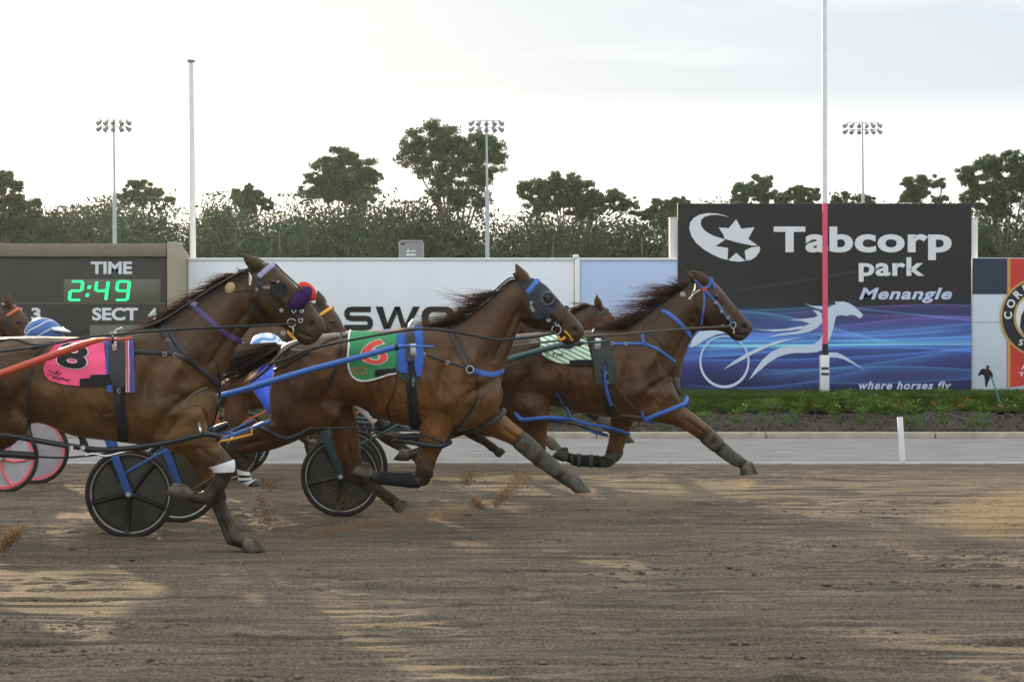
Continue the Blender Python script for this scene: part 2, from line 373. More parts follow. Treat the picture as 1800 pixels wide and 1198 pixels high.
kb = MB(); kb.box((0, YE+.03, -.02), (120, .08, .075), bev=.01); tag(kb.build('track_edging', mat('edging', (.40, .385, .36), .9, noise=.25, scale=8)), kind='structure')
kb = MB()
for i in range(-24, 25): kb.box((i*2.4, YK+.09, .0), (2.385, .17, .16), bev=.014)
tag(kb.build('kerb', mat('kerb_concrete', (.36, .325, .25), .9, .2, noise=.25, scale=5, bump=.3)), kind='structure')
def bank_z(Y):
    t = np.clip((np.asarray(Y)-31.0)/.6, 0, 1); return .06+(np.minimum(Y, 31.0)-28.35)/(YB-28.35)*.42+.195*t*t*(3-2*t)
def build_bed():
    xs = np.arange(-20, 20.01, .06); ys = np.arange(YK+.16, 31.36, .05); X, Y = np.meshgrid(xs, ys)
    z = bank_z(Y)+.05*vnoise(X*3, Y*3, 21)+.06*vnoise(X*9, Y*9, 22)+.03*vnoise(X*19, Y*19, 23)-.02-np.clip(Y-31.0, 0, 1)*.12
    ny, nx = X.shape; i = (np.arange(ny-1)[:, None]*nx+np.arange(nx-1)[None]).ravel()
    me = mesh_np('garden_soil', np.column_stack([X.ravel(), Y.ravel(), z.ravel()]), np.column_stack([i, i+1, i+nx+1, i+nx])); smooth(me)
    me.materials.append(mat('mulch', (.05, .042, .032), .95, .15, noise=.6, scale=22, bump=.6, bscale=50)); tag(link('garden_soil', me), kind='structure')
    xs = np.arange(-20, 20.01, .12); ys = np.arange(31.0, YB+.3, .06); X, Y = np.meshgrid(xs, ys)
    z = bank_z(Y)+.05*vnoise(X*1.5, Y*1.5, 25)+.02*vnoise(X*5, Y*5, 26)
    ny, nx = X.shape; i = (np.arange(ny-1)[:, None]*nx+np.arange(nx-1)[None]).ravel()
    me = mesh_np('grass_bank', np.column_stack([X.ravel(), Y.ravel(), z.ravel()]), np.column_stack([i, i+1, i+nx+1, i+nx])); smooth(me)
    me.materials.append(mat('turf', (.07, .09, .022), .95, .1, noise=.4, scale=3)); tag(link('grass_bank', me), kind='structure')
    # bark chips
    rng = np.random.default_rng(9); n = 7000; y = rng.uniform(YK+.2, 31.0, n); x = rng.uniform(-9.5, 9.5, n); s_ = rng.uniform(.012, .034, n); z = bank_z(y)+rng.uniform(-.01, .03, n)
    a = rng.normal(size=(n, 3))*np.array([1, 1, .4]); a /= np.linalg.norm(a, axis=1)[:, None]; b = np.cross(a, rng.normal(size=(n, 3))); b /= np.linalg.norm(b, axis=1)[:, None]; c = np.column_stack([x, y, z]); s_ = s_[:, None]
    me = mesh_np('bark_chips', np.stack([c-a*s_, c+b*s_*.5, c+a*s_, c-b*s_*.5], 1).reshape(-1, 3), np.arange(4*n).reshape(-1, 4)); me.materials.append(mat('bark_chip', (.085, .066, .046), .9, .15, noise=.8, scale=9)); tag(link('bark_chips', me), 'dark bark chips spread over the garden strip', 'mulch', kind='stuff')
    # blades
    n = 110000; x = RNG.uniform(-9.6, 9.6, n); y = np.where(RNG.random(n) < .5, RNG.uniform(30.93, 31.65, n), RNG.uniform(31.5, YB-.06, n)); z = bank_z(y)
    h = RNG.uniform(.03, .075, n)*(1+.6*vnoise(x*2, y*2, 28)); a = RNG.uniform(0, 6.28, n); wv = .007
    lx = RNG.normal(0, .02, n); ly = RNG.normal(0, .02, n)
    V = np.empty((n, 3, 3)); V[:, 0] = np.column_stack([x-wv*np.cos(a), y-wv*np.sin(a), z]); V[:, 1] = np.column_stack([x+wv*np.cos(a), y+wv*np.sin(a), z])
    fr = (y < 31.6)*.045; V[:, 2] = np.column_stack([x+lx, y+ly-fr, z+h*(1-.35*(fr > 0))])
    me = mesh_np('grass', V.reshape(-1, 3), np.arange(3*n).reshape(-1, 3))
    me.materials.append(leaf_mat('grass_blade', (.066, .098, .020), .35, 3.0)); tag(link('grass', me), 'short mown green grass on the bank below the boards', 'grass', kind='stuff')
def leaf_mat(name, col, trans=.35, nscale=.5, var=.45):
    m = bpy.data.materials.new(name); m.use_nodes = True; t = m.node_tree; n = t.nodes; b = n['Principled BSDF']
    tcn = n.new('ShaderNodeTexCoord'); q = n.new('ShaderNodeTexNoise'); q.inputs['Scale'].default_value = nscale; q.inputs['Detail'].default_value = 5
    t.links.new(tcn.outputs['Object'], q.inputs['Vector'])
    r = n.new('ShaderNodeMapRange'); r.inputs[1].default_value = .3; r.inputs[2].default_value = .7; r.inputs[3].default_value = 1-var; r.inputs[4].default_value = 1+var; t.links.new(q.outputs['Fac'], r.inputs[0])
    v = n.new('ShaderNodeVectorMath'); v.operation = 'SCALE'; v.inputs[0].default_value = col; t.links.new(r.outputs[0], v.inputs['Scale']); t.links.new(v.outputs[0], b.inputs['Base Color'])
    b.inputs['Roughness'].default_value = .6; b.inputs['Specular IOR Level'].default_value = .25
    tr = n.new('ShaderNodeBsdfTranslucent'); v2 = n.new('ShaderNodeVectorMath'); v2.operation = 'MULTIPLY'; v2.inputs[1].default_value = (1.5, 1.5, .8)
    t.links.new(v.outputs[0], v2.inputs[0]); t.links.new(v2.outputs[0], tr.inputs[0])
    ms = n.new('ShaderNodeMixShader'); ms.inputs[0].default_value = trans
    t.links.new(b.outputs[0], ms.inputs[1]); t.links.new(tr.outputs[0], ms.inputs[2]); t.links.new(ms.outputs[0], n['Material Output'].inputs[0])
    return m
build_bed()
def build_hill():
    xs = np.linspace(-420, 420, 160); rows = []
    prof = 17.5+2.2*np.sin(xs/70+1.0)+1.3*np.sin(xs/26)+3*vnoise(xs*.06, xs*0, 41)
    V = []; 
    for k, (dy, f) in enumerate(((0, 0), (40, .45), (80, .8), (130, 1.0), (200, .6))):
        V += [(x, 340+dy+10*math.sin(x/60), p*f-.2*(k == 0)) for x, p in zip(xs, prof)]
    n = len(xs); Fc = [(r*n+i, r*n+i+1, (r+1)*n+i+1, (r+1)*n+i) for r in range(4) for i in range(n-1)]
    me = bpy.data.meshes.new('hills'); me.from_pydata(V, [], Fc); smooth(me)
    me.materials.append(mat('wooded_hill', (.13, .15, .12), .95, .05, noise=.35, scale=.03)); tag(link('hills', me), kind='structure')
build_hill()
# ------------------------------------------------------------------ boards, fence, scoreboard, posts
def rect(x0, y0, x1, y1): return [(x0, y0), (x1, y0), (x1, y1), (x0, y1)]
def pbox(mb, x0, y0, x1, y1, Y, th, bev=.004):
    """a box whose FRONT face covers a pixel rectangle at depth Y, th metres thick"""
    a = W(x0, y0, Y); b = W(x1, y1, Y); mb.box(((a.x+b.x)/2, Y+th/2, (a.z+b.z)/2), (abs(b.x-a.x), th, abs(a.z-b.z)), bev=bev); return mb
LT = mat('sign_letter_white', (.74, .76, .77), .45, .4, noise=.03)
LB = mat('sign_letter_blue', (.56, .62, .80), .45, .4, noise=.03)
BOT = 700

def sponsor_board():
    t = thing('sponsor_board', 'tall black and purple billboard with white lettering, star emblem and running horse drawing', 'billboard', W(1450, BOT, YB))
    pbox(MB(), 1191.5, 357.5, 1708, BOT, YB, .10).build('panel', mat('board_black', (.022, .021, .020), .4, .4, noise=.1), t, sm=False)
    # printed artwork on a fine grid, colours are the ink
    x0, y0, x1, y1 = 1192, 358.5, 1707.5, BOT-1; nx, ny = 420, 280
    px = np.linspace(x0, x1, nx); py = np.linspace(y0, y1, ny); PX, PY = np.meshgrid(px, py)
    u = (PX-x0)/(x1-x0); v = (PY-357)/(685-357)
    base = np.array([.030, .028, .026]); pur = np.array([.050, .042, .19]); blu = np.array([.060, .085, .36]); deep = np.array([.022, .026, .10])
    k = np.clip((v-.545-.02*np.sin(u*4))/.09, 0, 1)[..., None]; C = base*(1-k)+pur*k
    k = np.exp(-((v-.74)/.11)**2)[..., None]; C = C*(1-k*.85)+blu*k*.85
    k = np.clip((v-.91)/.08, 0, 1)[..., None]; C = C*(1-k*.8)+deep*k*.8
    def ribbon(f, wid, col, amp, one=0, lo=0, hi=1):
        d = v-f(u); wid = wid*.72; g = np.exp(-(d/wid)**2)
        if one: g = np.maximum(g*.9, np.where(d*one > 0, np.exp(-np.abs(d)/(wid*7))*.42, 0))
        e = np.clip((u-lo)/.12, 0, 1)*np.clip((hi-u)/.12, 0, 1) if (lo > 0 or hi < 1) else 1
        return (g*amp*e)[..., None]*np.array(col)
    cy = (.11, .40, .72); bl = (.10, .26, .75); vi = (.20, .12, .46); pk = (.26, .13, .36)
    add = 0
    for f, wd, c, a, o, lo, hi in (
        (lambda u: .565-.10*(u-.25)**2*4+.02*u, .006, cy, .5, 1, .18, .62), (lambda u: .555+.16*(u-.55), .006, cy, .45, 0, .5, 1.2),
        (lambda u: .60+.13*u-.05*np.sin(u*6), .006, cy, .75, 1, .0, .8), (lambda u: .63+.02*np.sin(u*5)+.10*(1-u)**2, .006, vi, .7, 1, 0, 1),
        (lambda u: .575+.03*np.sin(u*4+1.2), .005, vi, .8, 1, .3, 1.2), (lambda u: .60+.05*(u-.6)**2, .004, pk, .7, 1, .45, 1.2),
        (lambda u: .72+.02*np.sin(u*3+.4), .007, cy, .8, 1, 0, 1), (lambda u: .755+.012*np.sin(u*5), .010, cy, 1.0, -1, 0, 1),
        (lambda u: .79-.03*np.sin(u*3), .012, cy, .8, -1, 0, .5), (lambda u: .765-.012*u, .006, (.3, .72, .9), .7, 0, .0, 1.2),
        (lambda u: .84-.1*(u-.2)**2, .005, bl, .9, 1, .0, 1), (lambda u: .875-.10*u+.06*np.sin(u*3.2), .006, cy, .55, 1, .2, .95),
        (lambda u: .80+.03*np.sin(u*4+2), .008, bl, .8, -1, 0, 1), (lambda u: .905+.03*np.sin(u*4.4+1.5), .005, cy, .55, 1, .25, 1.2),
        (lambda u: .97-.12*u+.05*np.sin(u*5), .004, bl, .7, 1, 0, .7), (lambda u: .945-.02*np.cos(u*5), .004, cy, .5, -1, .4, 1.2),
        (lambda u: .47-.14*u+.02*np.sin(u*7), .004, (.08, .07, .18), .8, 0, .15, .75), (lambda u: .52-.5*(u-.82), .004, (.07, .05, .11), .8, 0, .7, 1),
        (lambda u: .665+.04*np.sin(u*3.6), .012, bl, .5, 1, 0, 1), (lambda u: .69-.02*np.sin(u*6+1), .007, (.25, .5, .8), .5, -1, .4, 1),
        (lambda u: .70+.06*u, .005, cy, .55, 1, .5, 1.2), (lambda u: .735-.05*u, .018, cy, .35, 0, 0, .45), (lambda u: .815-.06*u, .02, cy, .35, 0, 0, .35)):
        add = add+ribbon(f, wd, c, a, o, lo, hi)
    C = np.clip(C*.66+add*.80, 0, .85)
    P = np.column_stack([(PX.ravel()-CX)/F*YB, np.full(PX.size, YB-.004), CH-(PY.ravel()-HY)/F*YB])-np.array(t.location)
    i = (np.arange(ny-1)[:, None]*nx+np.arange(nx-1)[None]).ravel()
    me = mesh_np('printed_artwork', P, np.column_stack([i, i+nx, i+nx+1, i+1]))
    at = me.color_attributes.new('Ink', 'FLOAT_COLOR', 'POINT'); at.data.foreach_set('color', np.column_stack([C.reshape(-1, 3), np.ones(C.size//3)]).astype(np.float32).ravel())
    m = bpy.data.materials.new('printed_vinyl'); m.use_nodes = True; n = m.node_tree.nodes; a = n.new('ShaderNodeVertexColor'); a.layer_name = 'Ink'
    m.node_tree.links.new(a.outputs[0], n['Principled BSDF'].inputs['Base Color']); n['Principled BSDF'].inputs['Roughness'].default_value = .42; n['Principled BSDF'].inputs['Specular IOR Level'].default_value = .35
    me.materials.append(m); link('printed_artwork', me, t)
    Y = YB-.012; k = 1/3.103; q = lambda pts: [(1160+x*k, 340+y*k) for x, y in pts]
    for yy in (487.5, 602): pbox(MB(), 1192, yy, 1707.6, yy+.45, YB-.0075, .003, 0).build('panel_joint', M['black'], t, sm=False)
    sw = q([(374, 131), (345, 121), (310, 116), (275, 118), (243, 127), (226, 143), (222, 163), (230, 185), (250, 207), (290, 230), (357, 251), (304, 287), (372, 297), (369, 362), (330, 352), (285, 332), (240, 305), (200, 272), (172, 232), (160, 190), (165, 160), (184, 134), (215, 116), (260, 107), (310, 109), (350, 118)])
    st = q([(320, 185), (376, 189), (416, 140), (444, 192), (516, 184), (482, 247), (533, 284), (500, 283), (450, 273), (400, 261), (352, 246), (346, 224)])
    bl_ = q([(470, 366), (462, 312), (498, 294), (543, 288), (547, 302), (541, 322), (522, 346), (497, 362)])
    tri = q([(372, 363), (416, 324), (467, 368), (430, 372), (398, 369)])
    [poly_mesh('star_emblem', [pp], Y-.0015*i_, LT, t, .003) for i_, pp in enumerate((sw, st, bl_, tri))]
    sign_text('lettering', 'Tabcorp', (1360, 1673, 398, 457), Y, LT, t, .034, 0, 1.05)
    sign_text('lettering', 'park', (1509.5, 1625, 452, 495), Y, LT, t, .028, 0, 1.06)
    sign_text('lettering', 'Menangle', (1510, 1673.5, 505.5, 532.5), Y, LB, t, .030, .28, 1.1)
    sign_text('lettering', 'where horses fly', (1510, 1672.5, 669.5, 688.5), Y, LB, t, .026, .28, 1.14)
    # running horse and wheel, line drawing
    head = q([(885, 655), (905, 628), (940, 610), (962, 603), (952, 588), (975, 590), (1000, 588), (1030, 597), (1062, 616), (1090, 642), (1108, 660), (1100, 676), (1088, 680), (1062, 664), (1040, 660), (1020, 668), (990, 662), (962, 668), (955, 690), (948, 730), (932, 780), (912, 822), (890, 850), (858, 864), (800, 869), (735, 869), (690, 876), (640, 893), (590, 925), (540, 968), (485, 1016), (520, 958), (560, 905), (610, 862), (660, 841), (720, 832), (800, 829), (845, 818), (875, 795), (888, 760), (890, 710)])
    mane = [q([(785, 597), (830, 612), (890, 614), (915, 632), (880, 634), (835, 620)]), q([(835, 632), (865, 640), (885, 655), (880, 690), (850, 690), (860, 665)]),
            q([(700, 688), (770, 684), (840, 676), (880, 660), (889, 700), (860, 730), (820, 752), (770, 764), (700, 770), (640, 778), (585, 783), (660, 764), (740, 752), (790, 738), (745, 742), (820, 708), (770, 694)]),
            q([(500, 738), (580, 742), (680, 738), (770, 722), (800, 728), (720, 746), (620, 752)])]
    shaft = q([(345, 960), (400, 916), (470, 872), (560, 830), (650, 800), (780, 782), (690, 802), (600, 832), (520, 868), (430, 918)])
    leg = q([(918, 866), (965, 867), (1005, 884), (1055, 918), (1118, 963), (1050, 926), (1000, 902), (960, 893), (925, 893)])
    corner = q([(165, 842), (178, 790), (215, 752), (320, 742), (390, 757), (310, 768), (240, 800), (205, 826)])
    pale = mat('sign_ink_pale', (.60, .69, .82), .45)
    for i_, pp in enumerate([head]+mane+[shaft, leg, corner]): poly_mesh('horse_drawing', [pp], Y-.0015*i_, pale, t, .003)
    ro = []; 
    for j in range(72):
        a0 = 2*math.pi*j/72; a1 = 2*math.pi*(j+1)/72
        th = lambda a: 11+4*math.sin(a)
        ro.append(q([(352+137*math.cos(a0), 917+144*math.sin(a0)), (352+137*math.cos(a1), 917+144*math.sin(a1)), (352+(137-th(a1))*math.cos(a1), 917+(144-th(a1))*math.sin(a1)), (352+(137-th(a0))*math.cos(a0), 917+(144-th(a0))*math.sin(a0))]))
    poly_mesh('wheel_drawing', ro, Y-.018, bpy.data.materials['sign_ink_pale'], t)
sponsor_board()

def back_post(label, x0, y0, x1, y1, Y=YB+.35):
    mb = MB(); pbox(mb, x0, y0, x1, 700, Y, .14, .012); pbox(mb, x0-1, y0-2, x1+1, y0, Y-.01, .16, .006); tag(mb.build('support_post', M['post_white']), label, 'post', 'square white support posts behind the billboard')
back_post('square white post rising behind the left edge of the tall black billboard', 1177, 384, 1192, 700)
back_post('square white post rising behind the right edge of the tall black billboard', 1706, 384, 1719, 700)

FW = mat('fence_white', (.74, .77, .79), .28, .5, noise=.06, scale=1.6, stretch=(1, 1, .22))
def white_fence():
    t = thing('white_fence', 'long glossy white hoarding with large dark block letters and a capped post', 'fence', W(670, BOT, YB))
    for a, b in ((331, 1009),):
        pbox(MB(), a, 457, b, BOT, YB, .05, .002).build('fence_panel', FW, t)
    pbox(MB(), 330, 453, 1009, 457.2, YB-.02, .09, .004).build('top_rail', M['white'], t)
    mb = MB(); pbox(mb, 1011, 452, 1019.5, BOT, YB-.03, .12, .008); mb.build('post', M['post_white'], t)
    mb = MB(); pbox(mb, 1007.5, 447, 1017.5, 454.5, YB-.035, .13, .012); mb.build('post_cap', M['post_white'], t)
    dk = mat('sign_letter_charcoal', (.024, .024, .021), .6, .2)
    # wide square letters built from strokes: I N S W O R
    y0, y1 = 538.5, 580.5; th = 10; Yl = YB-.006
    def roundrect(x0, x1, yy0, yy1, r, n=6):
        out = []
        for cx, cy, a0 in ((x1-r, yy0+r, -90), (x1-r, yy1-r, 0), (x0+r, yy1-r, 90), (x0+r, yy0+r, 180)):
            for i in range(n+1): a = R(a0+90*i/n); out.append((cx+r*math.cos(a), cy+r*math.sin(a)))
        return out
    def ringpolys(x0, x1, a, b, t_, r):
        o = roundrect(x0, x1, a, b, r); i_ = roundrect(x0+t_*1.25, x1-t_*1.25, a+t_, b-t_, max(r-t_*.7, 2)); n = len(o)
        return [[o[k], o[(k+1) % n], i_[(k+1) % n], i_[k]] for k in range(n)]
    sp = []
    def stroke(pts, hw):
        pts = [np.array(p, float) for p in pts]; A = []; B = []
        for i, p in enumerate(pts):
            d = pts[min(i+1, len(pts)-1)]-pts[max(i-1, 0)]; d /= np.linalg.norm(d); nrm = np.array([-d[1], d[0]]); A.append(p+nrm*hw); B.append(p-nrm*hw)
        return [[tuple(A[i]), tuple(A[i+1]), tuple(B[i+1]), tuple(B[i])] for i in range(len(pts)-1)]
    xm, ym = 632, (y0+y1)/2; h = th/2; SL, SR = 605, 656
    sp += stroke([(SR-4, y0+h), (SL+14, y0+h), (SL+8, y0+h+.8), (SL+5.2, y0+h+4), (SL+5, ym-6), (SL+6.5, ym-2.5), (SL+11, ym-.3), (SL+18, ym), (SR-15, ym), (SR-8, ym+.8), (SR-5.5, ym+4), (SR-5.2, y1-h-5), (SR-7, y1-h-1.3), (SR-12, y1-h), (SL, y1-h)], h)
    wl = [[(660, y0), (673, y0), (685, y1), (675.5, y1)], [(675.5, y1), (685, y1), (703, y0), (694, y0)], [(694, y0), (703, y0), (716, y1), (706.5, y1)], [(706.5, y1), (716, y1), (738.5, y0), (726, y0)]]
    al = [rect(577, y0, 587, y1), [(560, y0), (569, y0), (587, y1), (576, y1)], rect(556, y0, 565, y1), rect(540, y0, 550, y1), [(488, y1), (500, y1), (518, y0), (508, y0)], [(516, y0), (508, y0), (526, y1), (537, y1)], rect(500, 563, 526, 570)]
    rl = [rect(804, y0, 814, y1)]+stroke([(814, y0+h), (842, y0+h), (849, y0+h+4), (849, ym-1), (843, ym+h), (814, ym+h)], h)+[[(830, ym+h), (841, ym+h), (856, y1), (843, y1)]]
    tl = [rect(860, y0, 910, y0+th), rect(880, y0+th, 890, y1), rect(918, y0, 928, y1), rect(958, y0, 968, y1), rect(928, ym-h, 958, ym+h)]
    poly_mesh('lettering', sp, Yl, dk, t); poly_mesh('lettering', wl, Yl-.001, dk, t); poly_mesh('lettering', al, Yl, dk, t)
    poly_mesh('lettering', ringpolys(741, 800, y0, y1, th, 16), Yl, dk, t); poly_mesh('lettering', rl, Yl, dk, t); poly_mesh('lettering', tl, Yl, dk, t)
white_fence()
def blue_panel():
    t = thing('fence_panel', 'pale blue glossy hoarding panel between the capped post and the tall black billboard', 'fence', W(1105, BOT, YB))
    pbox(MB(), 1020, 457, 1191, BOT, YB+.01, .05, .002).build('panel', mat('panel_pale_blue', (.43, .54, .74), .35, .5, noise=.04, scale=.8), t)
    pbox(MB(), 1020, 453, 1191, 457.2, YB-.01, .09, .004).build('top_rail', M['white'], t)
    sign_text('lettering', 'AINSWORTH', (1053, 1178, 557.5, 570.5), YB+.004, mat('sign_letter_slate', (.10, .11, .13), .5), t, .03, 0, 1.05)
blue_panel()
def red_board():
    t = thing('sponsor_board', 'white and red hoarding with a navy block and a round black and gold label', 'billboard', W(1800, BOT, YB))
    pbox(MB(), 1709, 453, 2010, BOT+4, YB+.02, .06, .003).build('panel', mat('panel_white_blue', (.60, .66, .73), .35, .5, noise=.05, scale=.8), t)
    Y = YB+.012
    poly_mesh('navy_block', [rect(1709.5, 454, 1770, 516.5)], Y, mat('ink_navy', (.020, .036, .062), .4), t)
    poly_mesh('red_field', [[(1770, 454), (1950, 454), (1950, 650), (1880, 665), (1770, 681)]], Y-.001, mat('ink_red', (.58, .045, .03), .4, noise=.15, scale=2), t)
    gold = mat('ink_gold', (.55, .33, .10), .4)
    poly_mesh('gold_stripe', [[(1771, 454), (1776, 454), (1776, 680), (1771, 681)]], Y-.006, gold, t, .003)
    C0 = (1828, 557); disc = lambda r: [[(C0[0]+r*math.cos(2*math.pi*k/80), C0[1]+r*math.sin(2*math.pi*k/80)) for k in range(80)]]
    ink = mat('ink_black', (.015, .017, .02), .4)
    poly_mesh('label_ring', disc(70), Y-.011, gold, t); poly_mesh('label_disc', disc(66), Y-.016, ink, t); poly_mesh('label_inner_ring', disc(46), Y-.021, gold, t)
    poly_mesh('label_centre', disc(42), Y-.026, LT, t); poly_mesh('label_figure', [[(1793, 575), (1795, 555), (1803, 540), (1815, 530), (1830, 560), (1820, 585), (1800, 588)]], Y-.031, ink, t)
    for ch, ang in (('C', 183), ('O', 205), ('R', 226), ('D', 246), ('I', 260)):
        v, f = text_flat(ch, .03); v = v-(v.min(0)+v.max(0))/2; v = v/ (np.ptp(v[:, 1]) or 1)*14.5
        a = R(ang); d = np.array([math.cos(a), math.sin(a)]); up = d; rt = np.array([-d[1], d[0]])
        P = np.array([np.array(C0)+d*56+rt*x+up*y for x, y in v])
        poly_mesh_vf('lettering', P, f, Y-.021, LT, t, .003)
    v, f = text_flat('S', .03, .2); poly_mesh_vf('lettering', fit(v, 1790.5, 1799, 596, 607), f, Y-.021, LT, t, .003)
    v, f = text_flat('A', .02, .2); poly_mesh_vf('lettering', fit(v, 1795, 1808, 636, 649), f, Y-.008, LT, t, .003)
    v, f = text_flat('TI', .02); poly_mesh_vf('lettering', fit(v, 1790, 1805, 654, 661), f, Y-.008, LT, t, .003)
    pbox(MB(), 1709, 565.5, 1758, 566.4, YB+.014, .004, 0).build('panel_joint', mat('joint_grey', (.3, .32, .34), .6), t)
red_board()

def scoreboard():
    t = thing('scoreboard', 'dark electronic scoreboard in a tan frame, green digits under the word TIME', 'scoreboard', W(150, BOT, YB-.4))
    Y = YB-.4; tan = mat('frame_tan', (.20, .175, .12), .55, .4, noise=.1, scale=2); tan2 = mat('frame_tan_light', (.33, .29, .20), .5, .4, noise=.08, scale=2)
    pbox(MB(), -260, 449, 292, 705, Y+.05, .3).build('face', mat('score_face', (.042, .040, .030), .45, .4, noise=.15, scale=2), t)
    pbox(MB(), -260, 428, 293, 451, Y-.01, .38, .01).build('top_frame', tan, t)
    pbox(MB(), 293.5, 425, 313, 705, Y-.05, .42, .02).build('side_frame', tan2, t)
    a = W(313.5, 425, Y); b = W(331, 449, YB+.02)
    me = MB(); z0 = W(0, 705, Y).z
    me.add([(a.x, Y, a.z), (b.x, YB+.05, b.z), (b.x, YB+.05, z0), (a.x, Y, z0), (a.x+.01, Y+.06, a.z), (b.x, YB+.11, b.z), (b.x, YB+.11, z0), (a.x+.01, Y+.06, z0)], [(0, 1, 2, 3), (4, 5, 6, 7), (0, 1, 5, 4), (2, 3, 7, 6), (1, 2, 6, 5), (0, 3, 7, 4)])
    me.build('side_wing', tan2, t, sm=False)
    scr = mat('score_screen', (.12, .115, .085), .3, .5)
    pbox(MB(), 112, 490.5, 282, 531, Y+.046, .012, .001).build('time_screen', scr, t)
    pbox(MB(), 158, 571, 292, 640, Y+.046, .012, .001).build('section_screen', scr, t)
    pbox(MB(), -200, 571, 82, 640, Y+.046, .012, .001).build('section_screen', scr, t)
    pbox(MB(), -258, 532, 291, 533.5, Y+.044, .01, 0).build('panel_joint', tan, t)
    sign_text('lettering', 'TIME', (159.5, 232, 459.5, 481.5), Y+.045, LT, t, .035)
    sign_text('lettering', 'SECT', (162, 242.5, 540.5, 563), Y+.045, LT, t, .035)
    sign_text('lettering', '4', (260, 276, 541, 563), Y+.045, LT, t, .035)
    sign_text('lettering', '3', (55, 71.5, 540.5, 562.5), Y+.045, LT, t, .035)
    sign_text('lettering', 'SECT', (-41, 38.5, 540.5, 563), Y+.045, LT, t, .035)
    led = mat('led_green', (.03, .85, .28), .4, .2, emit=.62)
    # seven-segment digits made of LED dots
    segs = {'2': 'abged', '4': 'fgbc', '9': 'abcdfg'}
    def digit(ch, x, y, ww, hh, sl=.13):
        mb = MB()
        P = {'a': ((0, 0), (1, 0)), 'b': ((1, 0), (1, .5)), 'c': ((1, .5), (1, 1)), 'd': ((0, 1), (1, 1)), 'e': ((0, .5), (0, 1)), 'f': ((0, 0), (0, .5)), 'g': ((0, .5), (1, .5))}
        for s_ in segs[ch]:
            (a0, b0), (a1, b1) = P[s_]
            for k in range(7):
                q = .13+k/6*.74; uu = a0+(a1-a0)*q; vv = b0+(b1-b0)*q
                cx = x+uu*ww+(1-vv)*hh*sl; cy = y+vv*hh; w2 = 2.3 if a0 == a1 else 1.9; h2 = 1.8 if a0 == a1 else 1.7
                pbox(mb, cx-w2, cy-h2, cx+w2, cy+h2, Y+.040, .01, 0)
        tag(mb.build('digit', led, t, sm=False))
    digit('2', 121.5, 494.5, 20, 32.5); digit('4', 166, 494.5, 20, 32.5); digit('9', 203, 494.5, 20.5, 32.5)
    mb = MB()
    for cx, cy in ((157.5, 503), (156.5, 506), (154, 517), (153, 520)): pbox(mb, cx-2.8, cy-1.5, cx+2.8, cy+1.5, Y+.040, .01, 0)
    mb.build('colon', led, t, sm=False)
scoreboard()

def monitor():
    t = thing('display_box', 'small grey box standing on top of the white hoarding', 'box', W(722, 453, YB+.05))
    mb = MB(); pbox(mb, 701, 424, 744, 454, YB+.06, .35, .03); mb.build('casing', mat('casing_grey', (.27, .27, .26), .5, .4, noise=.08), t)
    pbox(MB(), 703, 422.2, 742, 424.4, YB+.05, .37, .006).build('lid', mat('lid_grey', (.38, .38, .37), .5), t)
    pbox(MB(), 704, 427.5, 712, 430, YB+.056, .006, 0).build('badge', M['black'], t, sm=False)
    poly_mesh('emblem', [[(713, 443), (718, 437), (721, 443)], rect(722, 440, 731, 442.2), rect(714, 446, 731, 449)], YB+.055, LT, t)
monitor()

def finish_post():
    Yp = 33.2
    t = thing('finish_post', 'tall slim white and pink winning post in front of the tall black billboard', 'post', W(1450, 690, Yp))
    mb = MB(); mb.tube([W(1450, 357, Yp), W(1449, -90, Yp)], [.042, .036], 14); mb.build('pole', M['post_white'], t)
    mb = MB(); mb.tube([W(1450.5, 612, Yp), W(1450, 357, Yp)], [.046, .043], 14); mb.build('coloured_section', mat('post_pink', (.72, .09, .17), .45, noise=.1), t)
    mb = MB(); mb.tube([W(1450.5, 625, Yp), W(1450.5, 604, Yp)], .05, 14); mb.build('collar', M['black'], t)
    mb = MB(); pbox(mb, 1442.5, 624, 1458, 692, Yp-.07, .14, .01); mb.build('base', M['post_white'], t)
    mb = MB(); pbox(mb, 1444, 645, 1457, 649, Yp-.076, .01, 0); pbox(mb, 1444, 655, 1457, 659, Yp-.076, .01, 0); mb.build('stripe', M['black'], t, sm=False)
finish_post()
def flagpole():
    t = thing('flagpole', 'white flagpole with a ball cap, standing behind the end of the scoreboard', 'flagpole', W(340, 700, 36))
    mb = MB(); mb.tube([W(340.5, 700, 36), W(338.5, 330, 36), W(336, 110, 36)], [.062, .052, .036], 12); mb.build('pole', M['post_white'], t)
    mb = MB(); mb.ball(W(336, 107.5, 36), (.075, .075, .03)); mb.build('cap', mat('cap_grey', (.25, .25, .26), .5), t)
flagpole()
mb = MB(); mb.bar(W(1586.5, 811, 23.45), W(1582, 734, 23.45), .062, .05, .006); mb.bar(W(1582, 734.3, 23.45), W(1581.9, 733, 23.45), .066, .054, .003)
tag(mb.build('marker_post', M['post_white']), 'short leaning white marker post at the edge of the dirt track', 'post')
mb = MB(); mb.bar(W(908, 812, 23.45), W(907, 775, 23.45), .062, .05, .006)
tag(mb.build('marker_post', M['post_white']), 'white marker post at the track edge, mostly hidden between the legs of two horses', 'post')
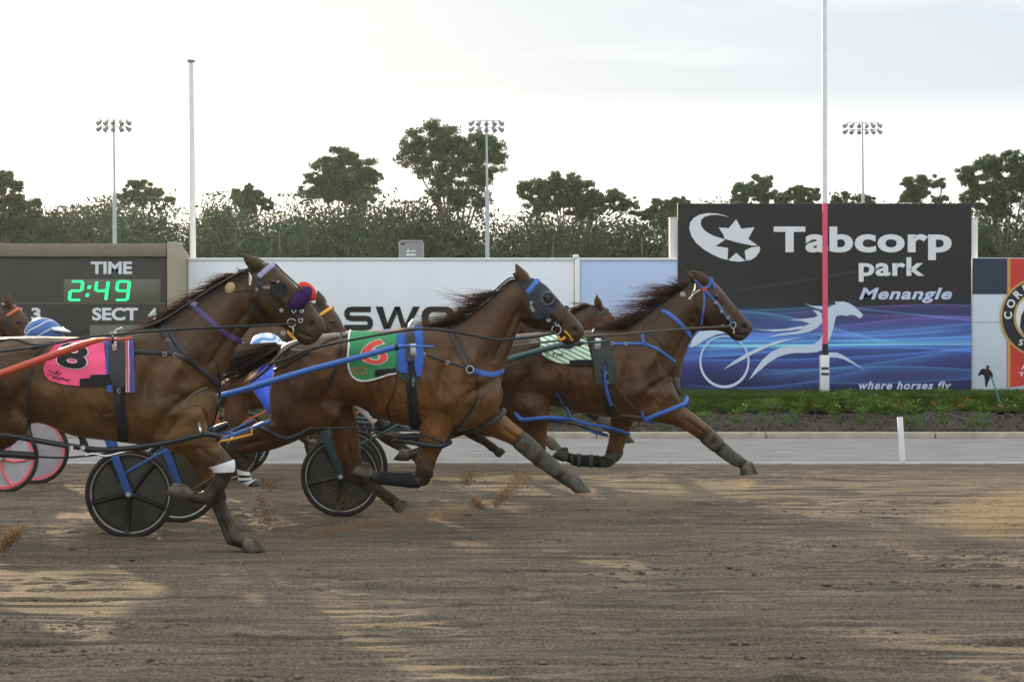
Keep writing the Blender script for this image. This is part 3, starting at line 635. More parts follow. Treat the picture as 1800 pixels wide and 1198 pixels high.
def bird():
    t = thing('bird_scarer', 'black bird shaped scarer with spread wings on a green stake', 'scarer', W(1762, 727, 31.2))
    Yp = 31.25; mb = MB()
    mb.tube([W(1765, 729, 31.2), W(1742, 660, 31.3)], .012, 8); mb.build('stake', mat('stake_green', (.05, .22, .18), .5), t)
    bl = M['black_cloth']; mb = MB()
    mb.ball(W(1735.5, 658, Yp), (.05, .06, .11)); mb.ball(W(1736, 644.5, Yp), (.022, .025, .028)); mb.tube([W(1738, 644.5, Yp), W(1740.5, 645.5, Yp)], [.008, .002], 6)
    mb.tube([W(1735, 664, Yp), W(1734, 674, Yp), W(1733.5, 681, Yp)], [.035, .022, .006], 8); mb.build('body', bl, t)
    for s, pts in ((-1, [(1734, 650), (1729, 647), (1724, 650), (1720.5, 656), (1719, 662), (1724, 658), (1729, 659), (1734, 661)]), (1, [(1737, 649), (1742, 651), (1744.5, 656), (1746.5, 663), (1742, 660), (1738, 662)])):
        poly_mesh('wing', [pts], Yp-.01-.03*s, bl, t, .02)
bird()
# bedding plants in the mulch
def leafy(name, loc, h, nl, flower=None):
    mb = MB(); loc = Vector(loc); rr = random.Random(name+str(loc.x))
    for k in range(nl):
        a = rr.uniform(0, 6.28); tz = rr.uniform(.25, 1)*h; rad = rr.uniform(.02, .11); c = loc+Vector((math.cos(a)*rad, math.sin(a)*rad, tz))
        d = Vector((math.cos(a), math.sin(a), rr.uniform(.1, .9))).normalized()*rr.uniform(.04, .08); s_ = Vector((-math.sin(a), math.cos(a), 0))*rr.uniform(.012, .024)
        o = len(mb.v); mb.v += [tuple(c-d*.5), tuple(c+s_), tuple(c+d*.6), tuple(c-s_)]; mb.f.append((o, o+1, o+2, o+3))
    return mb
PL = leaf_mat('bedding_leaf', (.075, .13, .022), .4, 4); pvar = []
BP = {}
for vi in range(3):
    o = leafy('bedding_plant', (0, 0, 0), (.20, .26, .16)[vi], (42, 55, 30)[vi]).build('bedding_plant', PL, sm=False); pvar.append(o)
FLC = [mat('petal_orange', (.8, .16, .02), .6), mat('petal_yellow', (.8, .5, .03), .6)]
rr = random.Random(5); first = {}
for i in range(150):
    x = rr.uniform(-8.5, 8.6); y = rr.choice((28.75, 29.5, 30.3, 31.0))+rr.uniform(-.15, .15); v_ = rr.randrange(3); fl = rr.random()
    src = pvar[v_]; o = src if v_ not in first else src.copy()
    if v_ in first: COL.objects.link(o)
    first[v_] = 1; o.location = (x, y, bank_z(y)-.01); o.rotation_euler.z = rr.uniform(0, 6.28); o.scale = (1,)*3; sc = rr.uniform(.8, 1.6); o.scale = (sc, sc, sc)
    tag(o, 'small leafy green bedding plant in the dark mulch strip', 'plant', 'bedding plants in the mulch')
for i, (px_, py_, k) in enumerate(((1308, 711, 1), (1395, 709, 0), (1434, 729, 0), (1472, 715, 1), (1546, 716, 1), (1576, 725, 0), (1641, 708, 0), (1688, 730, 0), (1703, 702, 0), (1785, 719, 1), (1758, 740, 0), (1605, 729, 0))):
    y = 30.9; z = W(px_, py_, y).z; bz = bank_z(y)
    mb = leafy('f', (0, 0, 0), max(z-bz, .1)*.9, 26); loc = Vector((W(px_, py_, y).x, y, bz-.01))
    t = tag(mb.build('flowering_plant', PL, sm=False), 'low plant with %s flowers at the top edge of the mulch strip' % ('yellow' if k else 'orange'), 'plant', '%s flowering plants in the garden strip' % ('yellow' if k else 'orange')); t.location = loc
    fm = MB(); hh = max(z-bz, .1)
    for j in range(3): fm.ball((.03*math.cos(j*2.1), .03*math.sin(j*2.1), hh+.01*j), (.015, .015, .009), 8, 5)
    me_o = fm.build('flower', FLC[k]); me_o.parent = t
# ------------------------------------------------------------------ trees and light towers
YT = 150.0
LEAF = [leaf_mat('gum_leaf', (.044, .080, .029), .34, .18), leaf_mat('gum_leaf_dark', (.038, .070, .026), .3, .18), leaf_mat('gum_leaf_olive', (.058, .086, .029), .36, .18)]
BARK = mat('gum_bark', (.145, .135, .112), .85, .15, noise=.4, scale=1.5, bump=.4, stretch=(1, 1, .3))
def leaves(cent, rad, n, size, rng, flat=.75):
    """leaf-clump quads filling blobs (cent Kx3, rad K)"""
    wts = rad**2.2; k = rng.choice(len(rad), n, p=wts/wts.sum())
    d = rng.normal(size=(n, 3)); d /= np.linalg.norm(d, axis=1)[:, None]; c = cent[k]+np.clip(rng.normal(size=(n, 3)), -1.8, 1.8)*(rad[k]*.56)[:, None]*np.array([1, 1, flat])
    a = rng.normal(size=(n, 3)); a[:, 2] -= .5; a /= np.linalg.norm(a, axis=1)[:, None]
    b = rng.normal(size=(n, 3)); b -= a*(a*b).sum(1)[:, None]; b /= np.linalg.norm(b, axis=1)[:, None]
    s = size*rng.uniform(.6, 1.4, n)[:, None]
    V = np.stack([c-a*s, c+b*s*.42, c+a*s, c-b*s*.42], 1)
    return V.reshape(-1, 3)
def tree(label, px, base_py, top_py, width_px, Y, blobs, leafm=0, n=4200, size=.26, seed=1, trunk_r=.28, lean=0, group='gum trees standing above the wood'):
    """blobs: list of (px, py, radius_px) clumps of the crown in the photograph"""
    rng = np.random.default_rng(seed); rr = random.Random(seed)
    x0 = W(px, 0, Y).x; t = thing('gum_tree', label, 'tree', (x0, Y, -.1), group)
    cent = []; rad = []
    for bx, by, br in blobs:
        c = np.array(W(bx, by, Y)); R_ = br/F*Y; m_ = max(9, int(R_*24))
        for _ in range(m_):
            d = rng.normal(size=3); d /= np.linalg.norm(d); q = c+d*R_*np.array([1.05, 1.1, .86])*rng.random()**.42
            cent.append(q); rad.append(R_*rng.uniform(.08, .30)+.08)
    cent = np.array(cent); rad = np.array(rad)
    V = leaves(cent, rad, int(n*3.6), size*.46, rng, .62)-np.array(t.location); me = mesh_np('crown', V, np.arange(len(V)).reshape(-1, 4)); me.materials.append(LEAF[leafm]); link('crown', me, t)
    mb = MB(); cz = np.array([W(b[0], b[1], Y) for b in blobs]); low = cz[:, 2].min()
    fork = Vector((x0+lean*.6, Y, low*.55)); mb.tube([Vector((x0, Y, -.1)), Vector((x0+lean*.2, Y, low*.3)), fork], [trunk_r, trunk_r*.8, trunk_r*.6], 9)
    for b, c in zip(blobs, cz):
        c = Vector(c); mid = fork.lerp(c, .55)+Vector((rr.uniform(-.5, .5), rr.uniform(-.6, .6), rr.uniform(.0, .7)))
        mb.tube([fork-Vector((0, 0, .3)), mid, c], [trunk_r*.32, trunk_r*.2, .04], 6)
        R_ = b[2]/F*Y
        for _ in range(5):
            d = Vector(rng.normal(size=3)).normalized()*R_*.8; mb.tube([mid.lerp(c, .5), c+d*.5+Vector((0, 0, .1)), c+d], [.05, .03, .012], 5)
    mb.build('trunk', BARK, t)
    return t
tree('tallest spreading gum tree, its ragged crown beside the middle light tower', 800, 460, 215, 190, YT-4, [(770, 238, 34), (735, 250, 32), (800, 262, 40), (845, 262, 38), (722, 280, 24), (765, 285, 34), (872, 282, 22), (830, 300, 34), (785, 320, 26), (850, 318, 20), (800, 345, 34), (840, 350, 26), (765, 338, 20)], 0, 9500, .24, 3, .36)
tree('round crowned gum tree, second tallest, left of the tallest gum', 600, 460, 260, 130, YT, [(605, 285, 30), (575, 300, 28), (640, 300, 28), (600, 318, 34), (655, 318, 18), (550, 320, 20), (620, 338, 30), (570, 340, 26), (532, 338, 14), (650, 342, 20)], 0, 7200, .24, 4, .3)
tree('wide grey green gum tree between the middle light tower and the tall billboard', 985, 460, 298, 170, YT+2, [(990, 318, 26), (960, 330, 26), (1020, 330, 28), (925, 335, 20), (985, 350, 34), (1050, 350, 26), (1085, 352, 22), (945, 358, 22), (1110, 362, 18), (1025, 368, 26)], 0, 7200, .25, 5, .28)
tree('tall dark gum tree at the right edge behind the red and white hoarding', 1765, 460, 262, 130, YT-6, [(1778, 285, 24), (1745, 295, 28), (1705, 308, 22), (1800, 305, 28), (1725, 330, 30), (1770, 332, 34), (1815, 340, 30), (1705, 350, 18), (1750, 362, 26)], 1, 7600, .24, 6, .3)
tree('small gum tree above the left half of the billboard top, nearest its left corner', 1335, 460, 304, 90, YT+6, [(1340, 322, 20), (1310, 338, 22), (1345, 345, 22), (1300, 352, 14), (1375, 350, 12)], 0, 3000, .25, 7, .2)
tree('low gum tree just left of the pink winning post, above the billboard top', 1405, 460, 322, 70, YT+8, [(1400, 340, 17), (1425, 342, 15), (1380, 348, 14), (1410, 356, 16)], 0, 2200, .25, 8, .18)
tree('low gum tree just right of the pink winning post, above the billboard top', 1490, 460, 335, 80, YT+8, [(1485, 350, 15), (1468, 352, 10), (1510, 352, 13), (1530, 352, 11)], 2, 1900, .25, 9, .16)
tree('gum tree with an open sparse crown, right of the far light tower', 1615, 460, 303, 80, YT+4, [(1600, 320, 14), (1632, 318, 16), (1615, 338, 20), (1590, 348, 14), (1655, 322, 9), (1650, 350, 14)], 0, 2500, .25, 10, .2)
tree('dark leafy gum tree at the left edge of the picture', 5, 460, 292, 90, YT-8, [(8, 318, 22), (-20, 330, 30), (30, 325, 14), (10, 350, 26), (45, 365, 26), (15, 390, 34), (60, 392, 28)], 1, 7000, .24, 11, .3)
tree('yellowish open crowned gum tree behind the left light tower', 245, 460, 316, 80, YT+4, [(235, 332, 16), (255, 330, 14), (275, 340, 14), (220, 345, 14), (295, 352, 12), (250, 352, 18)], 2, 2900, .25, 12, .2)
tree('small bushy tree between the flagpole and the round crowned gum', 435, 460, 318, 70, YT+2, [(432, 332, 12), (420, 345, 16), (448, 346, 16), (435, 358, 22), (465, 360, 14)], 1, 2900, .25, 13, .2)
tree('olive green tree at the left corner of the tall billboard', 1165, 460, 348, 80, YT-3, [(1160, 365, 18), (1185, 362, 14), (1140, 378, 18), (1170, 385, 22), (1200, 356, 10)], 2, 3200, .25, 14, .2)
# the wood behind: one mass
def wood():
    rng = np.random.default_rng(77); cent = []; rad = []
    prof = [(-60, 350), (0, 352), (60, 372), (110, 348), (170, 338), (230, 350), (300, 352), (345, 360), (380, 352), (430, 352), (490, 362), (520, 356), (560, 352), (620, 350), (690, 340), (740, 345), (790, 352), (850, 362), (900, 366), (960, 362), (1010, 360), (1060, 356), (1120, 360), (1180, 366), (1260, 352), (1330, 352), (1420, 356), (1520, 352), (1600, 350), (1700, 352), (1760, 360), (1860, 350)]
    px = np.array([p[0] for p in prof], float); py = np.array([p[1] for p in prof], float)
    for k in range(1100):
        x = rng.uniform(-120, 1920); Y = rng.uniform(YT-10, YT+9); top = np.interp(x, px, py)+rng.uniform(0, 16)
        rr_ = rng.uniform(.7, 1.9); depth = (Y-(YT-10))/19
        ztop = CH-(top-HY)/F*YT; z = ztop*(rng.uniform(.12, 1.0) if depth < .6 else rng.uniform(.6, 1.0))-rr_*.8
        cent.append((W(x, 0, Y).x, Y, max(z, .8))); rad.append(rr_)
    cent = np.array(cent); rad = np.array(rad)
    V = leaves(cent, rad, 260000, .17, rng, 1.05); me = mesh_np('woodland', V, np.arange(len(V)).reshape(-1, 4)); me.materials.append(leaf_mat('wood_leaf', (.027, .054, .017), .10, .05, .45))
    tag(link('woodland', me), 'dense olive green wood running along the whole back of the track', 'trees', kind='stuff')
    # the dense leafy inside of the wood
    lo = cent.copy(); lo[:, 2] *= rng.uniform(.25, .86, len(lo)); V = leaves(lo, rad*.9, 90000, .40, rng, 1.0); me = mesh_np('woodland_inside', V, np.arange(len(V)).reshape(-1, 4)); me.materials.append(bpy.data.materials['wood_leaf'])
    tag(link('woodland_inside', me), 'dense dark inner foliage of the wood behind the track', 'trees', kind='stuff')
    mb = MB(); rr_ = random.Random(3)
    for k in range(70):
        x = W(rr_.uniform(-60, 1860), 0, YT).x; y = YT-10+rr_.uniform(0, 12); h = rr_.uniform(5, 8.5); l = rr_.uniform(-.8, .8)
        mb.tube([(x, y, -.1), (x+l*.5, y, h*.5), (x+l, y, h)], [.16, .12, .05], 6)
    tag(mb.build('woodland_trunks', BARK), 'pale thin trunks inside the olive green wood', 'trees', kind='stuff')
wood()
POLE = mat('pole_grey', (.46, .50, .53), .5, .4, .2); LAMP = mat('lamp_grey', (.22, .23, .25), .45, .4, .3); LGL = mat('lamp_glass', (.35, .40, .46), .2, .6)
def tower(label, x, top, cols, wpx, Y=132.0):
    t = thing('light_tower', label, 'floodlight', (W(x, 0, Y).x, Y, -.1), 'light towers in front of the wood')
    mb = MB(); xt = W(x, 0, Y).x; zt = W(0, top, Y).z
    mb.tube([(xt+.10, Y, -.1), (xt+.05, Y, W(0, 340, Y).z)], [.17, .13], 10); mb.tube([(xt+.05, Y, W(0, 341, Y).z), (xt, Y, zt)], [.085, .05], 10); mb.build('pole', POLE, t)
    mb = MB(); hw = wpx/2/F*Y*.86
    for py in (top+2.5, top+14): mb.box((xt, Y, W(0, py, Y).z), (hw*2, .06, .05))
    mb.build('crossarm', POLE, t)
    for py in (top+6.5, top+17.5):
        for k in range(cols):
            q = (k/(cols-1)-.5)*2; c = Vector((xt+q*hw, Y-.05, W(0, py, Y).z)); d = Vector((q*.85, -.35 if abs(q) > .2 else -.8, -.5)).normalized()
            m_ = MB(); m_.tube([c-d*.17, c-d*.08, c+d*.12, c+d*.2], [.04, .10, .145, .165], 10); m_.tube([c-d*.1+Vector((0, 0, .22)), c-d*.05], .03, 5)
            l = m_.build('lamp', LAMP, t)
            m_ = MB(); m_.tube([c+d*.201, c+d*.215], .14, 10); m_.build('lens', LGL, l)
tower('slim floodlight tower with two rows of five lamps, above the scoreboard', 200, 209, 5, 58)
tower('slim floodlight tower with two rows of five lamps, beside the tallest gum tree', 855, 210, 5, 58)
tower('slim floodlight tower with two rows of six lamps, above the tall black billboard', 1516, 214, 6, 68, 150)
# ------------------------------------------------------------------ horses
def ring_loft(secs, Yc, yo, nsub=5, nr=22, egg=0.0, p=2.25):
    """secs rows: ax, ay, bx, by (pixels at the plane Yc+yo), half width in metres"""
    A = catmull([s[:5] for s in secs], nsub); Y = Yc+yo; V = []; Fc = []
    for r in A:
        a = W(r[0], r[1], Y); b = W(r[2], r[3], Y); c = (a+b)/2; u = (a-b)/2
        for k in range(nr):
            t = 2*math.pi*k/nr; cs, sn = math.cos(t), math.sin(t)
            cc = math.copysign(abs(cs)**(2/p), cs); ss = math.copysign(abs(sn)**(2/p), sn)*(1-egg*max(cs, 0))
            V.append(c+u*cc+Vector((0, r[4]*ss, 0)))
    m = len(A)
    for i in range(m-1):
        for k in range(nr):
            k2 = (k+1) % nr; Fc.append((i*nr+k, i*nr+k2, (i+1)*nr+k2, (i+1)*nr+k))
    Fc.append(tuple(range(nr-1, -1, -1))); Fc.append(tuple((m-1)*nr+k for k in range(nr)))
    return V, Fc
def fuse(parts, voxel=.0075, it=3, fac=.5):
    V = []; Fc = []
    for v, f in parts:
        o = len(V); V += [tuple(q) for q in v]; Fc += [tuple(i+o for i in g) for g in f]
    me = bpy.data.meshes.new('tmp'); me.from_pydata(V, [], Fc)
    bm = bmesh.new(); bm.from_mesh(me); bmesh.ops.recalc_face_normals(bm, faces=bm.faces); bm.to_mesh(me); bm.free()
    o = bpy.data.objects.new('tmp', me); COL.objects.link(o)
    m = o.modifiers.new('r', 'REMESH'); m.mode = 'VOXEL'; m.voxel_size = voxel
    if it: s = o.modifiers.new('s', 'SMOOTH'); s.iterations = it; s.factor = fac
    dg = bpy.context.evaluated_depsgraph_get(); dg.update()
    out = bpy.data.meshes.new_from_object(o.evaluated_get(dg)); bpy.data.objects.remove(o); bpy.data.meshes.remove(me)
    return out
def npco(me):
    a = np.empty(len(me.vertices)*3, np.float32); me.vertices.foreach_get('co', a); return a.reshape(-1, 3).astype(float)
def npno(me):
    a = np.empty(len(me.vertices)*3, np.float32); me.vertices.foreach_get('normal', a); return a.reshape(-1, 3).astype(float)
def seg_dist(P, a, b):
    a = np.array(a); b = np.array(b); d = b-a; t = np.clip(((P-a)@d)/(d@d), 0, 1); return np.linalg.norm(P-(a+t[:, None]*d), axis=1)
def sstep(x, a, b): t = np.clip((x-a)/(b-a), 0, 1); return t*t*(3-2*t)

class Horse:
    def __init__(s, spec, root, Yc):
        s.spec = spec; s.root = root; s.Yc = Yc; s.straps = {}
    def build(s, coat, voxel=.0075):
        sp = s.spec; Yc = s.Yc; parts = [ring_loft(sp['trunk'], Yc, 0, 6, 28, .10, 2.3), ring_loft(sp['neck'], Yc, 0, 6, 22, .35, 2.1), ring_loft(sp['head'], Yc, 0, 6, 22, .12, 2.3)]
        for lg in sp['legs']: parts.append(ring_loft(lg['secs'], Yc, lg['yo'], 5, 16, 0, 2.1))
        pxm = Yc/F
        # ears: cupped leaves joined into the skull
        for (bx0, by0, bx1, by1, tx, ty, yo) in sp['ears']:
            rows = []
            for t, wd in ((-.25, .75), (0, 1.0), (.3, .98), (.55, .78), (.78, .45), (1.0, .08)):
                cx = (bx0+bx1)/2*(1-t)+tx*t; cy = (by0+by1)/2*(1-t)+ty*t; hx = (bx0-bx1)/2*wd; hy = (by0-by1)/2*wd
                rows.append((cx+hx, cy+hy, cx-hx, cy-hy, .030*max(.35, wd)))
            parts.append(ring_loft(rows, Yc, yo, 4, 12))
        me = fuse(parts, voxel, 2)
        co = npco(me); ed = np.empty(len(me.edges)*2, np.int32); me.edges.foreach_get('vertices', ed); ed = ed.reshape(-1, 2); cnt = np.bincount(ed.ravel(), minlength=len(co))[:, None]
        keep = np.ones(len(co))          # the trunk is smoothed hard, limbs, ears and hooves hardly at all
        for lg in sp['legs']:
            Sx = lg['secs']; Yl = Yc+lg['yo']; cc = [((W(q[0], q[1], Yl)+W(q[2], q[3], Yl))/2) for q in Sx]
            for i in range(2, len(Sx)-1): keep = np.minimum(keep, sstep(seg_dist(co, cc[i], cc[i+1]), .06 if i > 3 else .09, .20))
        for e in sp['ears']: keep = np.minimum(keep, sstep(np.linalg.norm(co-np.array(W(e[4], e[5], Yc+e[6])), axis=1), .10, .16))
        for _ in range(7):
            acc = np.zeros_like(co); np.add.at(acc, ed[:, 0], co[ed[:, 1]]); np.add.at(acc, ed[:, 1], co[ed[:, 0]]); co = co+(acc/cnt-co)*.5*keep[:, None]
        me.vertices.foreach_set('co', co.astype(np.float32).ravel()); me.update(); no = npno(me)
        # anatomy: soft swellings and hollows, same on both flanks
        fx, fz = lambda px: (px-CX)/F*Yc, lambda py: CH-(py-HY)/F*Yc
        t0 = sp['frame']; ux = lambda u: fx(t0[0]+(t0[1]-t0[0])*u); vz = lambda v: fz(t0[2]+(t0[3]-t0[2])*v)
        ys = np.sign(co[:, 1]-Yc); ny = np.abs(no[:, 1]); side = np.abs(co[:, 1]-Yc)
        tr = sstep(side, .05, .14)
        D = np.zeros(len(co))
        # u, v, length, width, angle, height
        for u, v, l, wd, an, h in ((.86, .34, .24, .055, 62, .022), (.79, .30, .20, .05, 66, -.012), (.745, .50, .20, .05, 84, -.018), (.80, .70, .13, .08, 40, .026), (.90, .60, .16, .035, 28, -.016),
                                   (.94, .72, .10, .07, 60, .020), (.70, .62, .16, .06, 90, .008), (.52, .60, .22, .14, 0, .010), (.385, .40, .14, .08, 75, -.026), (.33, .20, .06, .05, 0, .018),
                                   (.20, .50, .26, .09, 75, .020), (.09, .55, .22, .035, 95, -.014), (.145, .60, .24, .03, 88, -.010), (.30, .86, .08, .08, 0, .022), (.27, .62, .16, .04, 65, -.014), (.43, .78, .14, .05, 30, -.012),
                                   (.06, .30, .05, .05, 0, .015), (.84, .86, .12, .03, 55, -.014), (.62, .22, .3, .05, 3, -.008)):
            dx = co[:, 0]-ux(u); dz = co[:, 2]-vz(v); ca, sa = math.cos(R(an)), math.sin(R(an)); a = dx*ca+dz*sa; b = -dx*sa+dz*ca
            D += 1.9*h*np.exp(-(a/l)**2*1.4-(b/wd)**2*1.2)*tr
        xr, zr = co[:, 0], co[:, 2]
        D += tr*(.0075*vnoise((xr*.85+zr*.5)*16, (zr*.85-xr*.5)*7, 65)+.004*vnoise((xr*.8+zr*.6)*34, (zr*.8-xr*.6)*15, 66))
        wx, wz = xr+.10*vnoise(xr*6+3, zr*6, 67), zr+.10*vnoise(xr*6, zr*6+5, 68); vm = np.zeros(len(co))
        for u, v, s_ in ((.86, .70, .16), (.60, .85, .20), (.30, .75, .16), (.93, .95, .14), (.80, .95, .16)): vm = np.maximum(vm, np.exp(-(((xr-ux(u))**2+(zr-vz(v))**2)/s_**2)))
        D += tr*vm*(.0045*np.exp(-(vnoise(wx*5.5, wz*8, 69)/.022)**2)+.003*np.exp(-(vnoise(wx*11+2, wz*13, 70)/.03)**2)-.006*np.exp(-(vnoise(wx*3.2+1, wz*3.4, 73)/.03)**2))
        for i in range(7):      # ribs
            u = .46+.042*i; dx = co[:, 0]-ux(u)-(co[:, 2]-vz(.6))*-.25; D += .004*np.exp(-(dx/.018)**2)*sstep(co[:, 2], vz(.95), vz(.7))*sstep(-co[:, 2], -vz(.25), -vz(.5))*tr
        # head and neck relief
        H = np.array([q[:4] for q in sp['head']], float)
        def hp(i, f):
            i0 = int(min(i, len(H)-2)); t = i-i0; r = H[i0]*(1-t)+H[i0+1]*t; return np.array([fx(r[0]*(1-f)+r[2]*f), fz(r[1]*(1-f)+r[3]*f)])
        hd = sstep(side, .02, .045)
        def lump(p, rx, h, q=None, msk=hd):
            nonlocal D
            if q is None: d = np.hypot(co[:, 0]-p[0], co[:, 2]-p[1])
            else:
                a = np.array(p); b = np.array(q); dd = b-a; P2 = co[:, [0, 2]]; t = np.clip(((P2-a)@dd)/(dd@dd), 0, 1); d = np.linalg.norm(P2-(a+t[:, None]*dd), axis=1)
            D += h*np.exp(-(d/rx)**2)*msk
        lump(hp(1.55, .68), .085, .014); lump(hp(2.4, .42), .02, .012, hp(4.3, .5)); lump(hp(2.25, .22), .030, .010); lump(hp(2.9, .36), .03, -.010)
        lump(hp(6.25, .36), .020, -.022); lump(hp(6.0, .16), .02, .008, hp(6.7, .3)); lump(hp(5.6, .80), .010, -.012, hp(7.0, .70)); lump(hp(4.4, .72), .03, -.010); lump(hp(.6, .75), .03, -.014, hp(2.2, 1.02))
        lump(hp(5.0, .62), .018, .006); lump(hp(6.6, .45), .012, .006)
        nk = np.array([q[:4] for q in sp['neck']], float); np_ = lambda i, f: np.array([fx(nk[i][0]*(1-f)+nk[i][2]*f), fz(nk[i][1]*(1-f)+nk[i][3]*f)])
        nm = sstep(side, .03, .07)
        lump(np_(2, .80), .022, -.014, np_(5, .74), nm); lump(np_(1, .55), .06, .014, np_(5, .35), nm); lump(np_(1, .18), .05, -.008, np_(4, .2), nm); lump(np_(2, .93), .03, .010, np_(5, .9), nm)
        # limb relief: tendons and joints
        for lg in sp['legs']:
            Sx = lg['secs']; yo = lg['yo']; LM = np.exp(-((co[:, 1]-(Yc+yo))/.12)**2)
            fx2, fz2 = lambda px: (px-CX)/F*(Yc+yo), lambda py: CH-(py-HY)/F*(Yc+yo)
            g = lambda i, f: np.array([fx2(Sx[i][0]*(1-f)+Sx[i][2]*f), fz2(Sx[i][1]*(1-f)+Sx[i][3]*f)])
            kn = lg['knee']; nS = len(Sx)
            lump(g(kn, .5), .040, .006, None, LM); lump(g(nS-4, .55), .032, .006, None, LM); lump(g(kn+2, .5), .045, -.004, None, LM); lump(g(nS-4, .95), .016, .008, None, LM); lump(g(kn-.0 if False else kn, .05), .018, .004, None, LM)
            lump(g(kn+1, .66), .010, -.009, g(min(kn+3, len(Sx)-3), .7), LM); lump(g(max(kn-2, 1), .45), .014, -.009, g(kn-1, .5), LM); lump(g(max(kn-2, 1), .25), .02, .006, g(kn-1, .3), LM)
        co2 = co+no*D[:, None]*np.clip(ny*1.6, .25, 1)[:, None]
        # natural coat colours: bay body, black mane line and lower limbs, dark muzzle, dried mud on the legs
        base = np.array(coat['base']); C = np.tile(base, (len(co), 1)); mixc = lambda C, w, col: C*(1-w[:, None])+np.array(col)*w[:, None]
        hgt = np.clip((co[:, 2]-vz(1.0))/(vz(0)-vz(1.0)), 0, 1)
        C = mixc(C, sstep(hgt, .55, 1.0)*coat.get('dorsal', .45), coat['dark'])
        C = mixc(C, sstep(-co[:, 0], -ux(.42), -ux(.12))*coat.get('rear', .3), coat['dark'])
        C = mixc(C, (1-sstep(hgt, .0, .40))*sstep(co[:, 0], ux(.25), ux(.45))*.30, coat['light'])
        C *= (1+.55*vnoise(co[:, 0]*5+7, co[:, 2]*5+3, 61)+.25*vnoise(co[:, 0]*17, co[:, 2]*17, 62))[:, None]
        crest = [(*np_(i, 0), ) for i in range(len(nk))]
        d = np.full(len(co), 9.)
        for a, b in zip(crest[:-1], crest[1:]): d = np.minimum(d, seg_dist(co, (a[0], Yc, a[1]), (b[0], Yc, b[1])))
        C = mixc(C, 1-sstep(d, .03, .10), (.014, .010, .008))
        m1, m2 = hp(6.4, .5), hp(7, .5); d = seg_dist(co, (m1[0], Yc, m1[1]), (m2[0]+.01, Yc, m2[1])); C = mixc(C, (1-sstep(d, .07, .17))*.8, coat.get('muzzle', (.030, .024, .020)))
        nz_ = hp(6.25, .36); d = np.hypot(co[:, 0]-nz_[0], co[:, 2]-nz_[1]); C = mixc(C, (1-sstep(d, .008, .02))*hd, (.03, .010, .008))
        dl = np.full(len(co), 9.); tl = np.zeros(len(co)); hl = np.full(len(co), 9.)
        for lg in sp['legs']:
            Sx = lg['secs']; Y = Yc+lg['yo']; c = [((W(q[0], q[1], Y)+W(q[2], q[3], Y))/2) for q in Sx]; kn = lg['knee']; nn = len(Sx)
            for i in range(nn-1):
                di = seg_dist(co, c[i], c[i+1]); cl = di < dl; dl = np.where(cl, di, dl); tl = np.where(cl, (i-kn), tl)
                if i >= nn-2: hl = np.minimum(hl, di)
        leg = np.where(dl < .14, 1., 0.)
        C = mixc(C, leg*sstep(tl, -2.4, -.2)*.95, (.016, .013, .011)); md = np.clip(.45+1.2*vnoise(co[:, 0]*9, co[:, 2]*9, 63)+.7*vnoise(co[:, 0]*30, co[:, 2]*30, 64), 0, 1)
        C = mixc(C, leg*sstep(tl, -1.2, 1.0)*md*coat.get('mud', .8), (.074, .066, .050))
        C = mixc(C, 1-sstep(hl, .048, .058), (.105, .095, .075)); C *= (1-.35*np.exp(-((hl-.062)/.012)**2))[:, None]
        C = np.clip(C, .006, .9)
        # back to object space
        off = np.array(s.root.location); fl = (co2-off).astype(np.float32); me.vertices.foreach_set('co', fl.ravel())
        at = me.color_attributes.new('Coat', 'FLOAT_COLOR', 'POINT'); at.data.foreach_set('color', np.column_stack([C, np.ones(len(C))]).astype(np.float32).ravel())
        me.update(); smooth(me); me.materials.clear(); me.materials.append(coat['mat']); me.name = 'body'
        s.body = link('body', me, s.root)
        s.bvh = BVHTree.FromPolygons([tuple(v) for v in co2], [tuple(p.vertices) for p in me.polygons])
        s.hp = lambda i, f: (H[int(min(i, len(H)-2))]*(1-(i-int(min(i, len(H)-2))))+H[int(min(i, len(H)-2))+1]*(i-int(min(i, len(H)-2))))
        for sgn in (-1, 1):
            e = hp(2.25, .26); mb = MB(); o_ = Vector((e[0], Yc+sgn*.3, e[1])); h = s.bvh.ray_cast(o_, Vector((0, -sgn, 0)))
            if h[0]:
                mb.ball(h[0]-Vector((0, sgn*-.004, 0))+Vector((0, -sgn*.0, 0)), (.024, .015, .018)); mb.build('eye', M['eye'], s.root)
        return s
    def hit(s, px, py, maxd=None):
        o = Vector((0, 0, CH)); d = (W(px, py, s.Yc)-o).normalized(); h = s.bvh.ray_cast(o, d)
        return h[0], h[1]
    def trace(s, pts, step=2.0, sm=3):
        P = catmull(pts, max(2, int(10))) if len(pts) > 2 else np.array(pts, float)
        # resample evenly
        d = np.r_[0, np.cumsum(np.linalg.norm(np.diff(P, axis=0), axis=1))]; n = max(3, int(d[-1]/step)); q = np.linspace(0, d[-1], n)
        P = np.column_stack([np.interp(q, d, P[:, 0]), np.interp(q, d, P[:, 1])]); pos = [None]*n; nor = [None]*n
        for i, (x, y) in enumerate(P): pos[i], nor[i] = s.hit(x, y)
        last = None
        ok = [i for i in range(n) if pos[i] is not None]
        for i in range(n):
            if pos[i] is None:
                j = min(ok, key=lambda k: abs(k-i)) if ok else None
                Y = pos[j].y if j is not None else s.Yc-.1
                pos[i] = W(P[i][0], P[i][1], Y); nor[i] = Vector((0, -1, 0)) if j is None else nor[j]
        Ys = np.array([p.y for p in pos]); 
        for _ in range(sm): Ys[1:-1] = np.minimum(Ys[1:-1], (Ys[:-2]+Ys[1:-1]*2+Ys[2:])/4)
        pos = [W(P[i][0], P[i][1], Ys[i]) for i in range(n)]
        nn = np.array([tuple(v) for v in nor]); 
